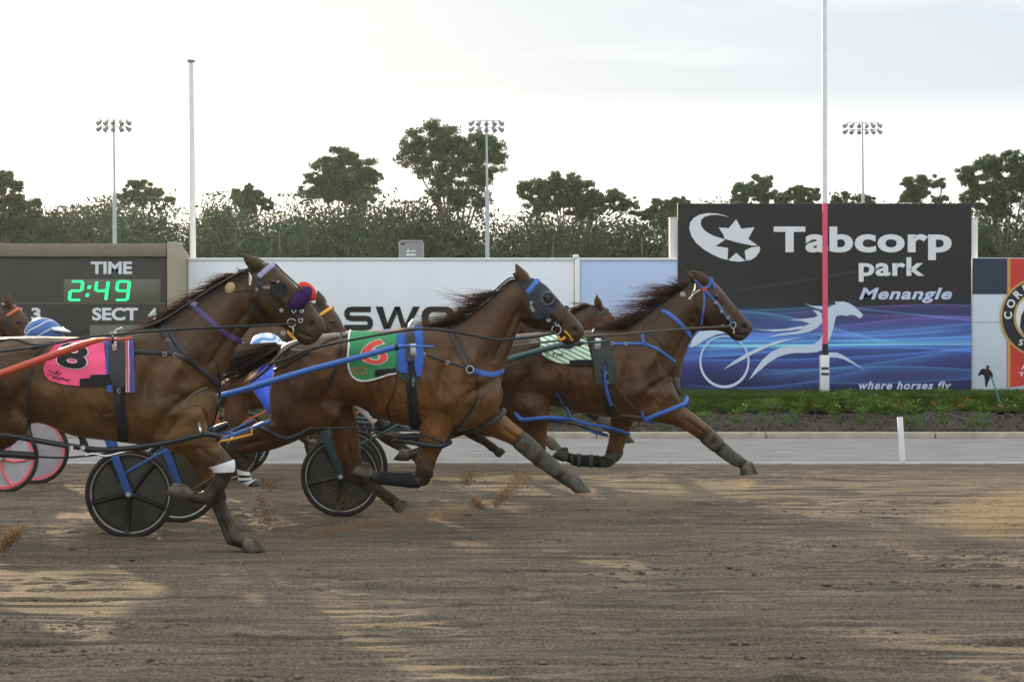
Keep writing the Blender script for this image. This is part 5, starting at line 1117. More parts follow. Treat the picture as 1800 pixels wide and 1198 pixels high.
# ================================================================= horse with the green cloth
def horse_green():
    Yc = 15.8; root = thing('harness_horse', 'bay harness horse in a black hood and a green cloth with a red 6', 'horse', (W(690, 0, Yc).x, Yc, 0))
    h = Horse(SP6, root, Yc).build(BAY((.104, .0430, .0122), (.022, .010, .0045), (.25, .120, .036), 'coat_bright_bay', dorsal=.58, rear=.62))
    h.mane(620, .22, .5, -1.0, .5, 4.4, .0038, 5, fall=.25); h.mane(16, .28, 1.3, -.7, 3.0, 3.6, .005, 9, fall=.0); h.mane(150, .05, .25, -.6, 4.2, 6, .006, 19, fall=.3)
    h.tail([(489, 610, 0), (462, 622, -.02), (430, 638, 0), (396, 650, .02), (372, 668, .0)], 620, .05, 7)
    bk = M['black']
    c = h.poly('saddlecloth', [(615, 585), (635, 582), (665, 585), (694, 587), (698, 588), (697.5, 620), (697.5, 656), (680, 660), (660, 666), (637, 669), (620, 662.5), (612, 648), (610.5, 625), (612, 603)], M['green_cloth'], off=.012, th=.006)
    h.strap('cloth_trim', [(616, 584), (612, 603), (610.5, 625), (612, 648), (620, 663), (637, 670), (660, 666), (680, 660), (697, 657)], .012, M['white_cloth'], .008, parent=c, off=.018)
    h.number('6', (636, 682, 597, 640), M['red_cloth'], M['white_cloth'], .020, .032, 6, parent=c, o2=.035)
    h.poly('sponsor_tab', [(660, 650), (696, 647), (696.5, 657), (660, 662)], M['black_cloth'], off=.021, th=.004, parent=c)
    for pts in ([(617, 652), (621, 644), (624, 651), (630, 646), (634, 652), (642, 645), (646, 652)], [(616, 655), (626, 656), (638, 658), (648, 655)]): h.strap('signature', pts, .006, M['red_cloth'], .002, parent=c, off=.020)
    h.poly('saddle_pad', [(698, 589), (712, 586), (715, 600), (717, 630), (716, 656), (706, 655), (699, 650), (698, 620)], M['blue_cloth'], off=.014, th=.014)
    h.poly('saddle_pad', [(726, 575), (734, 571.5), (742, 575), (744, 600), (745, 635), (740, 660), (733, 662), (728, 640), (727, 600)], M['blue_cloth'], off=.014, th=.014)
    h.poly('saddle_pad', [(700, 652), (716, 658), (730, 660), (740, 658), (736, 668), (716, 672), (702, 664)], M['dark_green_pad'], off=.010, th=.008)
    h.poly('saddle', [(713, 577), (727, 577), (730, 600), (729, 635), (714, 636), (713, 600)], bk, off=.026, th=.012)
    h.strap('girth', [(720, 590), (722, 640), (724, 690), (728, 730), (731, 752)], .085, bk, .014, mirror=True)
    h.strap('girth_strap', [(721, 640), (723, 690), (726, 735)], .030, M['black_cloth'], .022); h.ring('buckle', 723, 668, .018, .004); h.ring('buckle', 723, 676, .014, .004)
    mb = MB(); p, _ = h.hit(727, 616); mb.box(p+Vector((0, -.05, 0)), (.05, .03, .11), Matrix.Rotation(R(-4), 3, 'Y'), .006); mb.build('shaft_holder', M['steel'], root)
    h.tube('saddle_hook', [(718, 580, -.10), (719, 573, -.09), (724, 566, -.08), (726, 561, -.07)], .011, M['steel'])
    for x, y in ((711, 607), (713, 615), (733, 609), (745, 623)): h.ring('buckle', x, y, .014, .004)
    # breast strap
    h.strap('breast_collar', [(748, 622), (785, 636), (810, 643), (830, 651)], .020, bk, .008, mirror=True)
    h.strap('breast_collar', [(832, 651), (848, 656), (866, 658), (884, 652)], .042, M['blue_strap'], .010, mirror=True)
    h.strap('collar_strap', [(795, 573), (803, 590), (815, 615), (832, 648)], .026, bk, .009, mirror=True); h.strap('collar_strap', [(786, 574), (797, 602), (812, 632), (826, 648)], .024, bk, .009, mirror=True)
    h.ring('collar_ring', 826, 649, .028, .006); h.ring('buckle', 787, 637, .012, .004)
    h.strap('hopple_hanger', [(838, 660), (841, 685), (834, 710), (815, 738), (792, 768)], .018, bk, .007); h.strap('hopple_hanger', [(872, 665), (858, 682), (846, 700), (828, 728), (800, 760)], .014, M['boot_grey'], .007)
    h.tube('hopple_hanger', [(792, 768, -.28), (786, 775, -.27), (783, 784, -.25)], .008, bk)
    h.strap('hopple_hanger', [(698, 660), (694, 685), (684, 705), (681, 722), (688, 742)], .012, bk, .007)
    h.strap('quarter_strap', [(600, 584), (598, 600), (596, 625), (588, 650), (578, 680)], .022, bk, .008); h.strap('quarter_strap', [(612, 590), (580, 597), (545, 617), (505, 640), (482, 650)], .016, bk, .008)
    # hopples
    h.tube('hopple', [(783, 781, -.245), (772, 784, -.26), (745, 781, -.26), (722, 777, -.25), (702, 775, -.22), (690, 776, -.15)], .020, bk); h.tube('hopple', [(783, 781, -.245), (790, 776, -.13), (760, 772, -.03), (720, 772, -.04), (690, 776, -.15)], .020, bk)
    h.tube('hopple', [(843, 749, .03), (856, 746, .0), (872, 736, -.01), (886, 724, .03), (884, 720, .12)], .019, M['boot_grey'])
    h.tube('hopple', [(452, 750, -.27), (470, 757, -.30), (498, 770, -.30), (520, 766, -.30), (548, 752, -.30)], .019, bk)
    h.tube('hopple', [(548, 752, -.30), (590, 752, -.31), (640, 752, -.28), (690, 766, -.26), (735, 762, -.27), (783, 778, -.25)], .009, bk)
    # hood and bridle
    hd = h.poly('hood', [(914, 492), (926, 491), (934, 488.5), (946, 493), (960, 503), (972, 516), (984, 531), (976, 545), (968, 553), (955, 561), (944, 561), (932, 557), (929, 540), (926, 520), (919, 503)], M['hood'], off=.006, th=.005, cell=3, mirror=True, sm=2)
    mb = MB(); p, n_ = h.hit(963, 525); p = p+Vector((0, -.02, 0)); mb.torus(p, .048, .013, 26, 8); mb.ball(p+Vector((0, .012, 0)), (.058, .016, .062), 20, 8); mb.build('eye_cup', mat('cup_grey', (.06, .066, .08), .35, .5), hd)
    mb = MB(); mb.ball(p+Vector((.004, -.004, 0)), (.030, .012, .036), 16, 8); mb.build('eye_cup', mat('cup_mesh', (.025, .016, .013), .35), hd)
    h.strap('browband', [(927, 515), (936, 504), (945, 493)], .038, M['blue_strap'], .016, mirror=True)
    h.strap('bridle', [(911, 492), (919, 504), (928, 522), (933, 545), (934, 560), (932, 578)], .026, bk, .014, mirror=True)
    h.strap('bridle', [(928, 516), (942, 536), (958, 553), (972, 568), (977, 574)], .018, bk, .014, mirror=True); h.strap('bridle', [(953, 558), (951, 570), (949, 580)], .018, bk, .012)
    h.strap('noseband', [(997, 538), (992, 550), (985, 560), (978, 570), (975, 577)], .030, bk, .012, mirror=True)
    for x, y, r_ in ((978, 579, .036), (979, 569, .014), (964, 562, .012)): h.ring('bit_ring', x, y, r_, .0055)
    for x, y in ((934, 532), (934, 540), (937, 545)): h.ring('buckle', x, y, .010, .004)
    h.tube('bit_strap', [(980, 590, -.09), (986, 597, -.09), (994, 592, -.085)], .010, M['yellow']); h.tube('bit_strap', [(992, 581, -.085), (1000, 589, -.08), (1006, 598, -.06)], .007, M['yellow'])
    h.tube('chin_strap', [(932, 578, -.10), (950, 582, -.10), (968, 582, -.10), (977, 582, -.10)], .008, bk)
    h.tube('crown_plume', [(911, 493, 0), (907, 487, -.01), (903, 480, -.01)], .012, M['hood']); h.tube('check_rein', [(905, 488, 0), (895, 489, 0), (882, 499, 0), (868, 512, 0)], .006, bk)
    h.tube('rein', [(977, 585, -.13), (945, 591, -.17), (905, 595, -.20), (875, 597, -.25), (850, 593, -.28), (800, 583, -.30), (755, 578, -.28), (722, 579, -.22)], .010, bk)
    h.tube('rein', [(722, 579, -.22), (690, 584, -.30), (640, 593, -.36), (590, 603, -.36), (540, 615, -.30), (500, 632, -.26), (470, 640, -.24)], .010, bk)
    h.tube('rein', [(545, 596, -.24), (520, 605, -.24), (497, 620, -.22), (478, 640, -.20), (462, 655, -.2), (440, 672, -.2)], .012, bk)
    # boots
    for a, b in ((8.05, 8.4), (8.75, 9.05)): h.sleeve('leg_wrap', 0, a, b, 1.05, M['white_cloth'], .007, 'white band on the trailing hind leg')
    h.sleeve('fetlock_boot', 0, 9.3, 10.2, 1.03, M['white_cloth'], .006, 'white boot above the trailing hind hoof')
    h.sleeve('shin_boot', 2, 5.7, 8.6, 1.02, M['black_cloth'], .006); h.sleeve('knee_boot', 2, 4.2, 4.5, 1.03, M['black_cloth'], .006)
    h.sleeve('knee_boot', 3, 3.3, 5.0, 1.0, M['boot_grey'], .004); h.sleeve('shin_boot', 3, 5.4, 7.0, 1.0, M['boot_grey'], .003); h.sleeve('fetlock_boot', 3, 7.5, 8.6, 1.02, M['boot_grey'], .006)
    return h
# ================================================================= leading horse
def horse_lead():
    Yc = 17.45; root = thing('harness_horse', 'leading dark bay harness horse in bright blue bridle and hopples, green and white striped cloth', 'horse', (W(1010, 0, Yc).x, Yc, 0))
    h = Horse(SPL, root, Yc).build(BAY((.066, .029, .0098), (.014, .0075, .0045), (.21, .104, .032), 'coat_dark_bay', dorsal=.55, rear=.7))
    h.mane(680, .28, .40, -1.0, .6, 5.5, .0045, 15, fall=.12); h.mane(70, .14, 1.0, -.8, 5.2, 6, .005, 16, name='forelock', fall=.0)
    h.tail([(836, 612, 0), (800, 620, 0), (760, 640, 0), (725, 670, 0)], 320, .05, 8)
    bk = M['black']; bl = M['blue_strap']
    st = bpy.data.materials.new('striped_cloth'); st.use_nodes = True; n = st.node_tree.nodes; lk = st.node_tree.links; b = n['Principled BSDF']; tcn = n.new('ShaderNodeTexCoord'); mp_ = n.new('ShaderNodeMapping'); mp_.inputs['Rotation'].default_value = (0, R(63), 0)
    wv = n.new('ShaderNodeTexWave'); wv.bands_direction = 'X'; wv.inputs['Scale'].default_value = 8.6; wv.inputs['Distortion'].default_value = .3; cr_ = n.new('ShaderNodeValToRGB'); cr_.color_ramp.interpolation = 'LINEAR'
    cr_.color_ramp.elements[0].position = .52; cr_.color_ramp.elements[0].color = (.76, .78, .76, 1); cr_.color_ramp.elements[1].position = .60; cr_.color_ramp.elements[1].color = (.16, .42, .16, 1)
    lk.new(tcn.outputs['Object'], mp_.inputs[0]); lk.new(mp_.outputs[0], wv.inputs[0]); lk.new(wv.outputs['Fac'], cr_.inputs[0]); lk.new(cr_.outputs[0], b.inputs['Base Color']); b.inputs['Roughness'].default_value = .8
    c = h.poly('saddlecloth', [(950, 589), (969, 588), (1000, 590), (1029, 592), (1034, 610), (1040, 632), (1020, 632), (1001, 633), (1001, 640), (985, 638), (970, 634), (957, 627), (950, 619), (949, 604)], st, off=.012, th=.006)
    h.number('0', (982, 1012, 590, 614), M['black_cloth'], M['white_cloth'], .020, .05, 0, parent=c, o2=.05)
    h.poly('sponsor_tab', [(1001, 633.5), (1040, 633), (1052, 634), (1052, 643), (1001, 641.5)], M['black_cloth'], off=.020, th=.004, parent=c)
    for pts in ([(966, 619), (961, 620), (960, 625), (966, 626)], [(971, 622), (979, 621), (975, 622), (974, 628)], [(980, 628), (982, 622), (985, 627), (988, 621), (989, 628)]): h.strap('signature', pts, .006, M['black_cloth'], .002, parent=c, off=.020)
    h.poly('saddle_pad', [(1036, 592), (1047, 590), (1054, 620), (1058, 674), (1047, 675), (1044, 650), (1040, 618)], M['dark_green_pad'], off=.014, th=.014)
    h.poly('saddle_pad', [(1060, 594), (1070, 596), (1078, 620), (1086, 670), (1082, 674), (1070, 674), (1065, 640)], M['dark_green_pad'], off=.014, th=.014)
    h.poly('saddle', [(1042, 588), (1058, 588), (1064, 620), (1062, 650), (1052, 650), (1048, 620)], bk, off=.022, th=.012)
    h.strap('girth', [(1048, 588), (1058, 630), (1064, 665), (1070, 700), (1076, 728)], .085, bk, .012, mirror=True)
    h.strap('girth_strap', [(1050, 595), (1057, 625), (1062, 645), (1063, 670), (1067, 690), (1075, 711)], .028, bl, .022)
    for x, y in ((1055, 615), (1061, 628), (1064, 655), (1070, 671), (1050, 598)): h.ring('buckle', x, y, .014, .0045)
    mb = MB(); p, _ = h.hit(1050, 604); mb.box(p+Vector((0, -.05, 0)), (.055, .03, .10), Matrix.Rotation(R(6), 3, 'Y'), .006); mb.build('shaft_holder', M['steel'], root)
    h.tube('saddle_hook', [(1043, 590, -.1), (1042, 583, -.08), (1045, 578, -.07)], .012, M['steel'])
    h.strap('breast_collar', [(1076, 604), (1100, 604), (1131, 604.5), (1150, 611), (1170, 623), (1186, 636)], .024, bl, .009, mirror=True); h.strap('collar_strap', [(1129, 587), (1130, 595), (1131, 604)], .024, bl, .009)
    h.ring('collar_ring', 1131, 604.5, .018, .005, bl); h.ring('buckle', 1100, 604, .013, .004); h.ring('buckle', 1075, 603.5, .013, .004)
    h.strap('collar_strap', [(1186, 636), (1184, 660), (1190, 683), (1200, 694)], .014, bk, .008); h.strap('collar_strap', [(1142, 584), (1158, 600), (1172, 616)], .012, M['dark_green_pad'], .006)
    h.strap('neck_strap', [(1163, 547), (1172, 549), (1191, 564), (1206, 580), (1217, 594)], .034, bl, .008, mirror=True)
    # bridle
    h.strap('bridle', [(1222, 492), (1230, 501), (1238, 509), (1259, 532), (1275, 554), (1288, 568)], .019, bl, .009, mirror=True); h.strap('bridle', [(1237, 511), (1238, 533), (1235, 555), (1233, 570)], .018, bl, .008, mirror=True)
    h.strap('browband', [(1238, 509), (1247, 500), (1251, 487)], .026, bl, .011, mirror=True); h.tube('browband', [(1250, 489, -.06), (1254, 499, -.08), (1255.5, 508, -.085)], .008, bl)
    h.ring('rosette', 1237.5, 508.5, .010, .010, M['red_cloth']); h.ring('bit_ring', 1288, 571, .026, .006); h.tube('bit_shank', [(1290, 575, -.1), (1290, 586, -.1)], .006, M['steel'])
    for x, y in ((1258, 532), (1268, 547), (1279, 558), (1270, 572)): h.ring('buckle', x, y, .010, .004)
    h.strap('chin_strap', [(1233, 571), (1248, 575), (1230, 577)], .012, bk, .006); h.strap('cheek_chain', [(1210, 526), (1220, 517), (1231, 509)], .010, M['steel'], .006)
    h.strap('cheek_chain', [(1213, 527), (1217, 516), (1219, 511)], .007, M['steel'], .006)
    mb = MB(); p, n_ = h.hit(1200, 518); mb.ball(p+Vector((0, -.01, 0)), (.026, .012, .026), 16, 8); mb.build('neck_disc', mat('disc_pale', (.3, .3, .28), .5), root)
    h.tube('rein', [(1287, 573, -.14), (1250, 575, -.16), (1210, 577, -.20), (1150, 582, -.26), (1090, 587, -.28), (1046, 590, -.22), (1000, 596, -.28), (950, 602, -.30), (880, 612, -.28), (800, 628, -.26), (700, 640, -.2), (600, 645, -.15)], .0095, mat('rein_olive', (.075, .07, .045), .5))
    # hopples
    h.tube('hopple', [(1207, 698, -.13), (1204, 708, -.22), (1195, 713, -.27), (1165, 725, -.29), (1134, 737, -.27)], .019, bl); h.tube('hopple', [(1134, 737, -.27), (1140, 740, -.15), (1175, 735, -.02), (1205, 715, -.03), (1207, 698, -.13)], .019, bl)
    h.tube('hopple', [(905, 724, -.24), (912, 733, -.26), (920, 737, -.27), (960, 734, -.28), (1004, 736, -.27)], .018, bl); h.tube('hopple', [(1004, 736, -.27), (980, 738, -.1), (930, 738, -.02), (905, 724, -.24)], .018, bl)
    h.tube('hopple_hanger', [(1004, 735, -.28), (1000, 728, -.3), (996, 716, -.32)], .010, bl); h.strap('hopple_hanger', [(978, 690), (985, 702), (994, 716)], .010, bl, .006)
    h.tube('hopple', [(1004, 736, -.27), (1030, 744, -.24), (1075, 752, -.10), (1107, 763, .02)], .013, bl); h.tube('hopple', [(961, 739, -.27), (1010, 746, -.24), (1045, 756, -.2), (1068, 764, -.15)], .007, bk)
    h.tube('hopple', [(1107, 763, .02), (1085, 757, .02), (1060, 750, .06)], .012, bl); h.tube('hopple', [(1015, 746, -.2), (1040, 758, -.1), (1068, 766, -.02)], .010, bl)
    h.tube('hopple_hanger', [(1134, 737, -.28), (1130, 730, -.3), (1129, 722, -.31)], .012, bl); h.strap('hopple_hanger', [(1083, 678), (1100, 700), (1120, 722)], .010, M['boot_grey'], .006); h.tube('hopple', [(1078, 729, -.1), (1100, 730, -.25), (1128, 733, -.28)], .008, M['boot_grey'])
    h.sleeve('knee_boot', 3, 3.5, 4.7, 1.02, M['boot_grey'], .004); h.sleeve('shin_boot', 3, 5.0, 6.9, 1.0, M['boot_grey'], .003); h.sleeve('shin_boot', 2, 5.6, 8.2, 1.02, M['black_cloth'], .006); h.sleeve('knee_boot', 2, 3.4, 4.4, 1.02, M['boot_grey'], .006)
    for a in (6.1, 6.7, 7.3): h.sleeve('boot_strap', 2, a, a+.2, 1.12, M['boot_grey'], .010)
    return h
# ================================================================= the four horses further in: one build, copied
def far_horses():
    sp = {k: v for k, v in SP6.items()}; piv = np.array([800., 610.]); 
    def rot(row, a, w_):
        a = R(a*w_); c, s_ = math.cos(a), math.sin(a); out = list(row)
        for i in (0, 2): d = np.array(row[i:i+2])-piv; out[i], out[i+1] = piv[0]+d[0]*c-d[1]*s_, piv[1]+d[0]*s_+d[1]*c
        return tuple(out)
    A = 15; sp['neck'] = [rot(r, A, min(1, i/3)) for i, r in enumerate(SP6['neck'])]; sp['head'] = [rot(r, A, 1) for r in SP6['head']]
    sp['ears'] = [rot(e[:4], A, 1)+rot((e[4], e[5], e[4], e[5]), A, 1)[:2]+(e[6],) for e in SP6['ears']]
    Yc = 15.8
    root = thing('harness_horse', 'x', 'horse', (W(690, 0, Yc).x, Yc, 0)); h = Horse(sp, root, Yc).build(BAY((.135, .058, .026), (.05, .022, .012), (.16, .075, .03), 'coat_far', dorsal=.5, rear=.4), .012)
    bk = M['black']; q = lambda pts: [rot((x, y, x, y), A, 1)[:2] for x, y in pts]
    h.mane(260, .16, .4, -1.0, .5, 5.4, .010, 5, fall=.3); h.tail([(489, 610, 0), (450, 622, 0), (410, 650, 0), (385, 690, 0)], 160, .05, 7, .014)
    h.strap('bridle', q([(911, 492), (930, 516), (942, 536), (958, 553), (977, 576)]), .022, bk, .008, mirror=True); h.strap('bridle', q([(926, 512), (932, 540), (930, 566)]), .022, bk, .008, mirror=True)
    h.strap('browband', q([(927, 515), (936, 504), (945, 493)]), .030, bk, .010, mirror=True); h.strap('noseband', q([(1000, 541), (990, 560), (978, 578)]), .022, bk, .008, mirror=True)
    p = q([(978, 579)])[0]; h.ring('bit_ring', *p, .034, .006); h.strap('girth', [(720, 580), (722, 640), (724, 690), (731, 752)], .085, bk, .012, mirror=True)
    h.strap('breast_collar', [(735, 620), (785, 636), (830, 651), (860, 658), (884, 652)], .034, bk, .008, mirror=True); h.poly('saddlecloth', [(615, 584), (698, 587), (697, 656), (660, 666), (637, 669), (620, 662), (611, 640), (611, 605)], M['red_cloth'], off=.012, th=.006)
    h.sleeve('shin_boot', 2, 5.7, 8.6, 1.02, bk, .006); h.sleeve('shin_boot', 3, 5.2, 7.2, 1.02, M['boot_grey'], .008)
    nose = (h.spec['head'][-1][0]-690)/F*Yc
    def place(o, px, Y, label, tint, cloth, extra=None):
        o.location = (W(px, 0, Y).x-nose, Y, 0); o['label'] = label
        for ch in o.children:
            if ch.name.split('.')[0] == 'body': slot(ch, coat_mat('coat_tint', tint))
            if ch.name.split('.')[0] == 'saddlecloth': slot(ch, cloth)
            if ch.name.split('.')[0] == 'browband' and extra: slot(ch, extra)
    def slot(ch, m): ch.material_slots[0].link = 'OBJECT'; ch.material_slots[0].material = m
    o2, o3, o4 = copy_tree(root), copy_tree(root), copy_tree(root)
    place(root, 628, 19.75, 'brown horse with yellow browband, its head showing behind the muzzle of the pink clothed horse', (.62, .66, .70), M['red_cloth'], M['yellow'])
    place(o2, 980, 21.1, 'horse hidden behind the green clothed horse, its muddy forelegs showing under that horse\'s chest', (1.1, 1.0, .9), M['blue_cloth'])
    place(o3, 1108, 22.35, 'dark horse with pricked ears showing above the saddle of the leading horse', (.45, .42, .42), M['black_cloth'])
    place(o4, 76, 21.3, 'following dark brown horse whose head peeks in at the left edge of the picture', (.72, .66, .62), M['blue_cloth'], M['orange_paint'])
    return root, o2, o3, o4
HP = horse_pink(); HG = horse_green(); HL = horse_lead(); FAR = far_horses()
# ------------------------------------------------------------------ sulkies and drivers
WR = .345
def wheel(root, c, style, tint, sgn):
    """c: hub centre in world; sgn -1 = near side"""
    c = Vector(c); n = 44
    mb = MB(); dm = M['disc'] if style == 'dark' else M['disc_grey']
    for off in (-.012, .012):
        vs = [c+Vector((0, off*2.2, 0))]+[c+Vector((.300*math.cos(2*math.pi*k/n), off*.4, .300*math.sin(2*math.pi*k/n))) for k in range(n)]
        mb.add(vs, [(0, 1+k, 1+(k+1) % n) for k in range(n)])
    wl = mb.build('wheel', dm, root, sm=True)
    mb = MB(); mb.torus(c, WR-.022, .022, 56, 10); mb.torus(c, WR-.002, .004, 56, 6); mb.build('tyre', M['tyre'], wl)
    mb = MB(); mb.torus(c, .304, .012, 56, 8); mb.build('rim', M['rim'] if style == 'dark' else M['pink_paint'], wl)
    mb = MB(); a0 = random.uniform(0, 6.28)
    for k in range(5):
        a = R(50)+k*2*math.pi/5
        if style == 'dark': pts = [c+Vector((r*math.cos(a), sgn*.034*(1-r/.55), r*math.sin(a))) for r in (.03, .15, .265, .292)]; rs = [.026, .020, .020, .030]
        else: pts = [c+Vector((r*math.cos(a+r*2.2-.2), sgn*.028*(1-r/.5), r*math.sin(a+r*2.2-.2))) for r in (.03, .10, .18, .25, .29)]; rs = [.016, .013, .012, .015, .026]
        mb.tube(pts, rs, 8)
    mb.torus(c+Vector((0, sgn*.004, 0)), .285, .012, 50, 6)
    mb.build('spokes', M['spoke'] if style == 'dark' else M['pink_paint'], wl)
    mb = MB(); mb.tube([c+Vector((0, -.055, 0)), c+Vector((0, .055, 0))], .022, 14); mb.build('hub', M['steel'], wl)
def sulky(label, paint, style, near, far, Yc, tip, bend, shr=.024, fork_dx=-.20, thin=15, stirrup=None, dust_sheet=False, stays=True, group='racing sulkies'):
    """near/far: hub pixels with depth; tip: shaft tip pixel on the near side (offset from centre); bend: list of pixels along the near shaft"""
    cn = W(near[0], 0, near[1]); cn.z = WR-.004; cf = W(far[0], 0, far[1]); cf.z = WR-.004; mid = (cn+cf)/2
    root = thing('racing_sulky', label, 'sulky', (mid.x, mid.y, 0), group)
    wheel(root, cn, style, paint, -1); wheel(root, cf, style, paint, 1)
    top = .86
    for c, s_ in ((cn, -1), (cf, 1)):
        mb = MB(); h1 = c+Vector((fork_dx, s_*.02, top-c.z)); 
        for q in (-1, 1):
            a = c+Vector((0, q*.062, 0)); b = c+Vector((fork_dx*.86, q*.062, (top-c.z)*.88)); mb.bar(a-(b-a).normalized()*.02, b, .058, .010, .003)
        mb.box(c+Vector((fork_dx*.90, 0, (top-c.z)*.90)), (.07, .15, .05), Matrix.Rotation(math.atan2(fork_dx, top-c.z), 3, 'Y'), .008); mb.build('fork', paint, root)
        mb = MB(); mb.tube([c+Vector((0, s_*.07, 0)), c+Vector((0, s_*.085, 0))], .018, 10); mb.build('axle_nut', M['steel'], root)
        if stays:
            mb = MB(); mb.tube([c+Vector((-.02, s_*.075, .16)), c+Vector((.20, s_*.06, .29)), c+Vector((.62, -s_*.12, .50))], .010, 8); mb.build('stay', paint, root)
    mb = MB(); a = cn+Vector((fork_dx, 0, top-cn.z)); b = cf+Vector((fork_dx, 0, top-cf.z)); mb.tube([a+Vector((0, -.06, -.03)), a+Vector((0, .05, .01)), b+Vector((0, -.05, .01)), b+Vector((0, .06, -.03))], .024, 10); mb.build('arch', paint, root)
    # shafts: pixel path on the near side, mirrored about the sulky's centre plane
    P = [W(x, y, Yc+o) for x, y, o in bend]; end = Vector((mid.x+fork_dx, mid.y-.42, top+.02)); P.append(end)
    P = [Vector(v) for v in catmull([tuple(v) for v in P], 8)]
    for s_ in (0, 1):
        Q = P if s_ == 0 else [Vector((p.x, 2*Yc-p.y, p.z)) for p in P]; mb = MB(); n = len(Q)
        mb.tube(Q, [shr*(.38 if i < thin else .7 if i < thin+2 else 1) for i in range(n)], 10); sh = mb.build('shaft', paint, root)
        m2 = MB(); k = n//3; m2.tube([Q[k], Q[k+1]], shr*1.15, 10); m2.build('sleeve', M['black'], sh)
    sx = Vector((mid.x+fork_dx-.12, mid.y, top))
    mb = MB(); mb.box(sx+Vector((-.05, 0, .03)), (.36, .34, .05), bev=.02); mb.build('seat', M['black'], root)
    mb = MB(); mb.tube([sx+Vector((-.22, -.15, .04)), sx+Vector((-.26, -.15, .16)), sx+Vector((-.26, .15, .16)), sx+Vector((-.22, .15, .04))], .014, 8); mb.build('seat_rail', paint, root)
    for s_ in (-1, 1):
        mb = MB(); mb.tube([sx+Vector((0, s_*.16, -.01)), sx+Vector((.3, s_*.3, -.06)), sx+Vector((.9, s_*.40, -.12)), sx+Vector((1.28, s_*.40, .02))], .013, 8); mb.build('foot_rail', paint, root)
        st = sx+Vector((.80, s_*.42, -.10)); mb = MB()
        mb.tube([st+Vector((0, 0, .05)), st+Vector((-.02, 0, -.04)), st+Vector((.16, 0, -.025)), st+Vector((.34, 0, .02)), st+Vector((.34, 0, .07))], .010, 8); mb.build('stirrup', stirrup or paint, root)
    if dust_sheet:
        mb = MB(); a = sx+Vector((.25, 0, -.06)); mb.box(a+Vector((.25, 0, -.06)), (.55, .66, .012), Matrix.Rotation(R(8), 3, 'Y'), .003); ds = mb.build('dust_sheet', M['white_cloth'], root)
        mb = MB(); mb.box(a+Vector((.25, -.331, -.075)), (.55, .012, .022), Matrix.Rotation(R(8), 3, 'Y'), .002); mb.build('edging', M['green_cloth'], ds)
    return root, sx
S_blue = sulky('blue racing sulky with dark disc wheels and yellow foot rests, behind the pink clothed horse', M['blue_paint'], 'dark', (229, 15.2), (314, 16.4), 15.8, None, [(762, 609, -.38), (742, 608.5, -.39), (700, 609, -.40), (640, 625, -.42), (529, 654, -.46), (411, 689, -.52)], .023, stirrup=M['yellow'])
S_green = sulky('dark green racing sulky of the leading horse, its black wheel behind the green clothed horse', M['green_paint'], 'dark', (600, 16.9), (614, 18.0), 17.45, None, [(1072, 598, -.38), (1050, 601, -.39), (1020, 603, -.40), (984, 607, -.42), (892, 632, -.46), (760, 672, -.50)], .026)
S_red = sulky('red racing sulky drawn by the pink clothed horse, only its long red shaft in view', M['red_paint'], 'dark', (-330, 13.55), (-300, 14.75), 14.15, None, [(232, 594, -.38), (222, 595, -.39), (200, 597, -.40), (160, 601, -.42), (0, 657, -.46), (-130, 702, -.5)], .026, thin=23)
# collar plates where the tips meet the saddles
S_pink = sulky('racing sulky with pale grey wheels and curved pink spokes, low at the left edge', mat('sulky_grey', (.2, .2, .21), .4), 'pink', (5, 19.2), (62, 20.3), 19.75, None, [(430, 602, -.38), (400, 604, -.40), (330, 622, -.44), (230, 655, -.48), (130, 685, -.5)], .024, group='racing sulkies')
S_or = sulky('orange forked racing sulky with grey rimmed wheels, far in behind the yellow foot rests', M['orange_paint'], 'dark', (401, 20.55), (420, 21.65), 21.1, None, [(800, 602, -.38), (770, 603, -.40), (700, 622, -.44), (600, 650, -.48), (500, 672, -.5)], .022)
S_or2 = sulky('orange racing sulky with a white dust sheet edged in green, innermost of the field', M['orange_paint'], 'dark', (590, 21.8), (600, 22.9), 22.35, None, [(960, 602, -.38), (930, 603, -.40), (870, 622, -.44), (780, 650, -.48), (690, 672, -.5)], .022, dust_sheet=True)

def tube3(rows, nr=16, sub=4):
    """rows: (x, y, z, ra, rb): body part loft along a path in world space"""
    A = catmull(rows, sub); V = []; Fc = []; m = len(A)
    for i in range(m):
        c = Vector(A[i][:3]); t = (Vector(A[min(i+1, m-1)][:3])-Vector(A[max(i-1, 0)][:3])).normalized(); lat = Vector((0, 1, 0)); lat = (lat-t*lat.dot(t)).normalized(); u = t.cross(lat)
        for k in range(nr): a = 2*math.pi*k/nr; V.append(c+u*math.cos(a)*A[i][3]+lat*math.sin(a)*A[i][4])
    for i in range(m-1):
        for k in range(nr): k2 = (k+1) % nr; Fc.append((i*nr+k, i*nr+k2, (i+1)*nr+k2, (i+1)*nr+k))
    Fc.append(tuple(range(nr-1, -1, -1))); Fc.append(tuple((m-1)*nr+k for k in range(nr)))
    return V, Fc
SKIN = mat('skin', (.42, .22, .15), .55, .35, noise=.12, scale=30)
